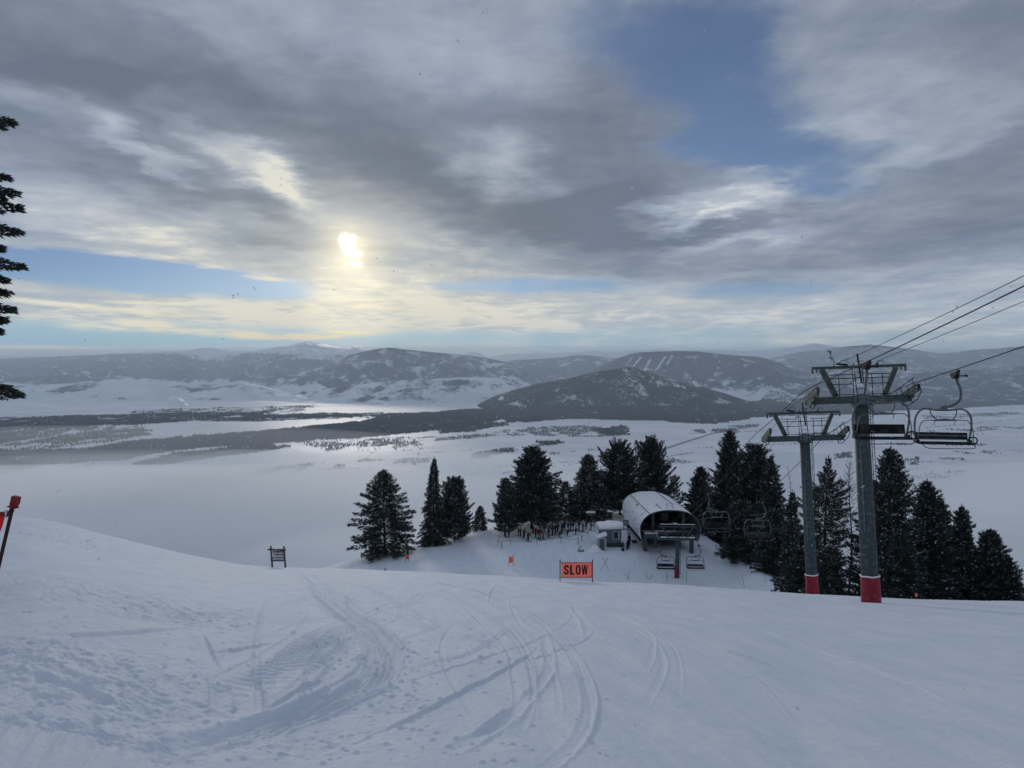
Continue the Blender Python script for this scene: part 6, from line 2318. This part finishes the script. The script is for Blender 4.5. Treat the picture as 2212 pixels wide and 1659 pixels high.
def build_people():
    cols = dict(black=(.014, .014, .017), charcoal=(.035, .036, .042), navy=(.018, .026, .062), red=(.20, .018, .028), maroon=(.085, .016, .026), green=(.045, .25, .075), grey=(.13, .135, .15), pink=(.30, .10, .14), teal=(.02, .10, .11), olive=(.05, .055, .03), white=(.62, .64, .67), yellow=(.42, .36, .06), brown=(.07, .045, .03), blue=(.04, .08, .22))
    CM = {k: mat('cloth_' + k, v, .8, 0, .15) for k, v in cols.items()}
    poses = [(.03, .02, .03, .08, .25), (.10, .05, .06, .16, .6), (.0, .03, .0, .02, .1), (.16, .06, .10, .20, .9)]
    protos = []
    for ps in poses:
        J, E, Rr, hipz, lean = figure(ps)
        protos.append((skin_body(J, E, Rr), hipz, lean, ps))
    def person(pos, h, jac, tro, hel, face, pose, label, skis=True, gog=True, group='skiers waiting in the lift queue'):
        me0, hipz, lean, ps = protos[pose]
        k = h / (hipz + .92)
        ro = empty('person', pos, (0, 0, face))
        ro.scale = (k, k, k)
        me = me0.copy()
        me.name = 'body'
        me.materials.clear()
        for m in (CM[jac], CM[tro], M_RUBBER, M_SKIN, CM['black']):
            me.materials.append(m)
        for p in me.polygons:
            c = p.center
            if c.z > hipz + .61: i = 3
            elif c.z < .20: i = 2
            elif c.z < hipz - .05 and abs(c.x) < .29 and c.y > -.16 - ps[3] - lean: i = 1
            elif c.y < -.17 - lean - ps[3] and c.z < hipz + .10: i = 4
            else: i = 0
            p.material_index = i
            p.use_smooth = True
        bo = bpy.data.objects.new('body', me)
        COL.objects.link(bo)
        bo.parent = ro
        hc = Vector((0, -.05 - lean * 1.22, hipz + .79))
        # face: nose, brow and chin stand out a little
        fm = MB()
        fm.add([hc + Vector(v) for v in ((-.018, -.095, -.02), (.018, -.095, -.02), (0, -.135, -.045), (-.02, -.10, -.055), (.02, -.10, -.055), (0, -.09, .02))], [(0, 2, 5), (1, 5, 2), (0, 3, 2), (3, 4, 2), (4, 1, 2)])
        fm.box(hc + Vector((0, -.098, -.085)), (.05, .012, .012))
        fm.build('face', M_SKIN, ro)
        hm = MB()
        vs, fs = [], []
        for j in range(7):
            q = R(-8 + j * 16.3)
            for i in range(14):
                a = 2 * math.pi * i / 14
                rr = .128 * math.cos(q)
                drop = -.05 if (j == 0 and math.sin(a) > -.2) else 0
                vs.append(hc + Vector((rr * .92 * math.cos(a), rr * 1.08 * math.sin(a) + .01, .128 * math.sin(q) + .03 + drop)))
        for j in range(6):
            for i in range(14):
                fs.append((j * 14 + i, j * 14 + (i + 1) % 14, (j + 1) * 14 + (i + 1) % 14, (j + 1) * 14 + i))
        fs.append(tuple(6 * 14 + i for i in range(14)))
        hm.add(vs, fs, 0, True)
        hm.build('helmet', CM[hel], ro)
        if gog:
            g = MB()
            g.tube([hc + Vector((.115 * math.sin(a), -.118 * math.cos(a), .012)) for a in np.linspace(-1.25, 1.25, 9)], .030, 6)
            g.build('goggles', M_GLASS, ro)
        if skis:
            for s in (-1, 1):
                w = MB()
                x = s * (.13 + ps[1])
                w.add([(x - .05, .75, .015), (x + .05, .75, .015), (x + .045, -.75, .015), (x - .045, -.75, .015), (x + .05, -.95, .09), (x - .05, -.95, .09),
                       (x - .05, .75, .0), (x + .05, .75, .0), (x + .045, -.75, .0), (x - .045, -.75, .0), (x + .05, -.95, .075), (x - .05, -.95, .075)],
                      [(0, 1, 2, 3), (3, 2, 4, 5), (9, 8, 7, 6), (11, 10, 8, 9), (0, 6, 7, 1), (1, 7, 8, 2), (2, 8, 10, 4), (4, 10, 11, 5), (5, 11, 9, 3), (3, 9, 6, 0)])
                w.build('ski', CM['charcoal'] if s < 0 else CM['charcoal'], ro)
        tag(ro, label, 'person', group)
        return ro
    def zq(x, y):
        return ((1230 + x * .11302) * .86406, (1260 + y * .11302) * .86406)
    L = [  # x, feet y, head y, jacket, trousers, helmet, face deg, pose, label
        (368, 732, 520, 'charcoal', 'navy', 'black', 75, 0, 'person in dark jacket at the far left end of the queue under the narrow fir'),
        (582, 692, 505, 'black', 'charcoal', 'grey', 80, 2, 'person in black just right of the queue gap, left one of a close pair'),
        (626, 715, 500, 'olive', 'black', 'black', 70, 0, 'person in olive jacket, right one of a close pair left in the queue'),
        (700, 760, 528, 'navy', 'black', 'black', 60, 1, 'person in navy jacket standing behind the crouching skier with the yellow trim'),
        (790, 822, 600, 'black', 'olive', 'yellow', 40, 3, 'crouching person with yellow helmet lowest in the queue'),
        (905, 650, 450, 'black', 'black', 'charcoal', 70, 2, 'person all in black behind the maroon jackets'),
        (962, 742, 470, 'maroon', 'black', 'white', 80, 0, 'person in maroon jacket with white helmet left of the green trousers'),
        (1050, 782, 475, 'maroon', 'green', 'black', 10, 0, 'person in bright green trousers and maroon jacket'),
        (1125, 788, 590, 'pink', 'charcoal', 'grey', 60, 2, 'child in pink jacket right of the green trousers'),
        (1150, 640, 430, 'black', 'navy', 'white', 90, 0, 'person in black jacket with white helmet behind the child in pink'),
        (1246, 748, 440, 'charcoal', 'olive', 'black', 85, 2, 'tall person in charcoal jacket and olive trousers mid queue'),
        (1335, 690, 385, 'red', 'black', 'black', 80, 0, 'person in red jacket and black trousers mid queue'),
        (1400, 660, 400, 'maroon', 'charcoal', 'maroon', 85, 2, 'person in maroon jacket and helmet right of the red jacket'),
        (1445, 620, 360, 'teal', 'black', 'white', 75, 0, 'person in teal jacket with white helmet behind the stooping child'),
        (1490, 735, 560, 'black', 'black', 'black', 70, 3, 'stooping child in black with arms spread mid queue'),
        (1540, 650, 360, 'black', 'charcoal', 'white', 85, 1, 'person leaning forward in black with white helmet right of teal jacket'),
        (1605, 560, 340, 'charcoal', 'black', 'charcoal', 90, 0, 'person in charcoal furthest back in the middle of the queue'),
        (1660, 712, 540, 'black', 'black', 'white', 70, 1, 'short person in black with white helmet at the front edge right of the stooping child'),
        (1680, 600, 350, 'black', 'navy', 'black', 95, 2, 'broad person in black, left in the dense knot of skiers'),
        (1735, 585, 345, 'navy', 'black', 'charcoal', 85, 0, 'person in navy in the dense knot of skiers'),
        (1790, 580, 350, 'black', 'charcoal', 'black', 80, 2, 'person in black and charcoal, right in the dense knot of skiers'),
        (1842, 672, 470, 'charcoal', 'navy', 'black', 75, 1, 'small person in charcoal before the dense knot of skiers'),
        (1918, 590, 300, 'maroon', 'black', 'maroon', 90, 0, 'tall person with maroon helmet right of the dense knot'),
        (2005, 620, 370, 'grey', 'brown', 'white', 85, 0, 'person in grey jacket and brown trousers with white helmet near the booth'),
        (2075, 560, 360, 'black', 'black', 'grey', 80, 2, 'person in black with grey helmet near the booth'),
        (2180, 590, 370, 'olive', 'olive', 'black', 85, 1, 'person all in olive nearest the booth'),
    ]
    for (x, f, hd, j, t, he, fc, ps, lab) in L:
        px, py = zq(x, f)
        g = hit(px, py, 95, 150)
        hh = (f - hd) * .11302 * .86406 * g.y / FD * 1.0
        hh = min(max(hh, 1.15), 1.95)
        person(g, hh, j, t, he, R(fc), ps, lab)
    for (px, fy, ty, j, t, he, fc, ps, lab) in [(1356.5, 1173, 1150, 'black', 'black', 'black', 30, 2, 'lift attendant in black standing at the notice board'), (1360.5, 1165.5, 1143, 'black', 'charcoal', 'charcoal', -70, 0, 'second attendant in black just behind the first, arm out to the right')]:
        Y = 110.9 if fy > 1170 else 113.5
        x = AD(px, fy)[0] * Y
        g = Vector((x, Y, gz(x, Y)))
        person(g, 1.78, j, t, he, R(fc), ps, lab, skis=False, group='lift attendants by the booth')

build_people()

# ------------------------------------------------------------------ falling snow
def build_flakes():
    V, F = [], []
    rs = np.random.RandomState(9)
    n = 1500
    for i in range(n):
        Y = 1.6 + 13 * rs.rand() ** 1.4
        px = rs.uniform(-200, 2412); py = rs.uniform(-120, 1560)
        p = np.array(list(P(px, py, Y)))
        if gz(p[0], p[1]) > p[2] - .1:
            continue
        m = rs.randint(1, 4)
        r = rs.uniform(.0014, .0042) * (1 if rs.rand() > .08 else 1.9)
        for _ in range(m):
            c = p + rs.randn(3) * r * .9
            o = len(V)
            ax = rs.randn(4, 3); ax /= np.linalg.norm(ax, axis=1)[:, None]
            for q in ax:
                V.append(c + q * r * rs.uniform(.6, 1.3))
            F += [(o, o + 1, o + 2), (o, o + 2, o + 3), (o, o + 3, o + 1), (o + 1, o + 3, o + 2)]
    o = np_mesh('falling_snow', np.array(V), np.array(F), M_FLAKE)
    tag(o, 'scattered snowflakes drifting through the air', 'snowflakes', kind='stuff')
build_flakes()
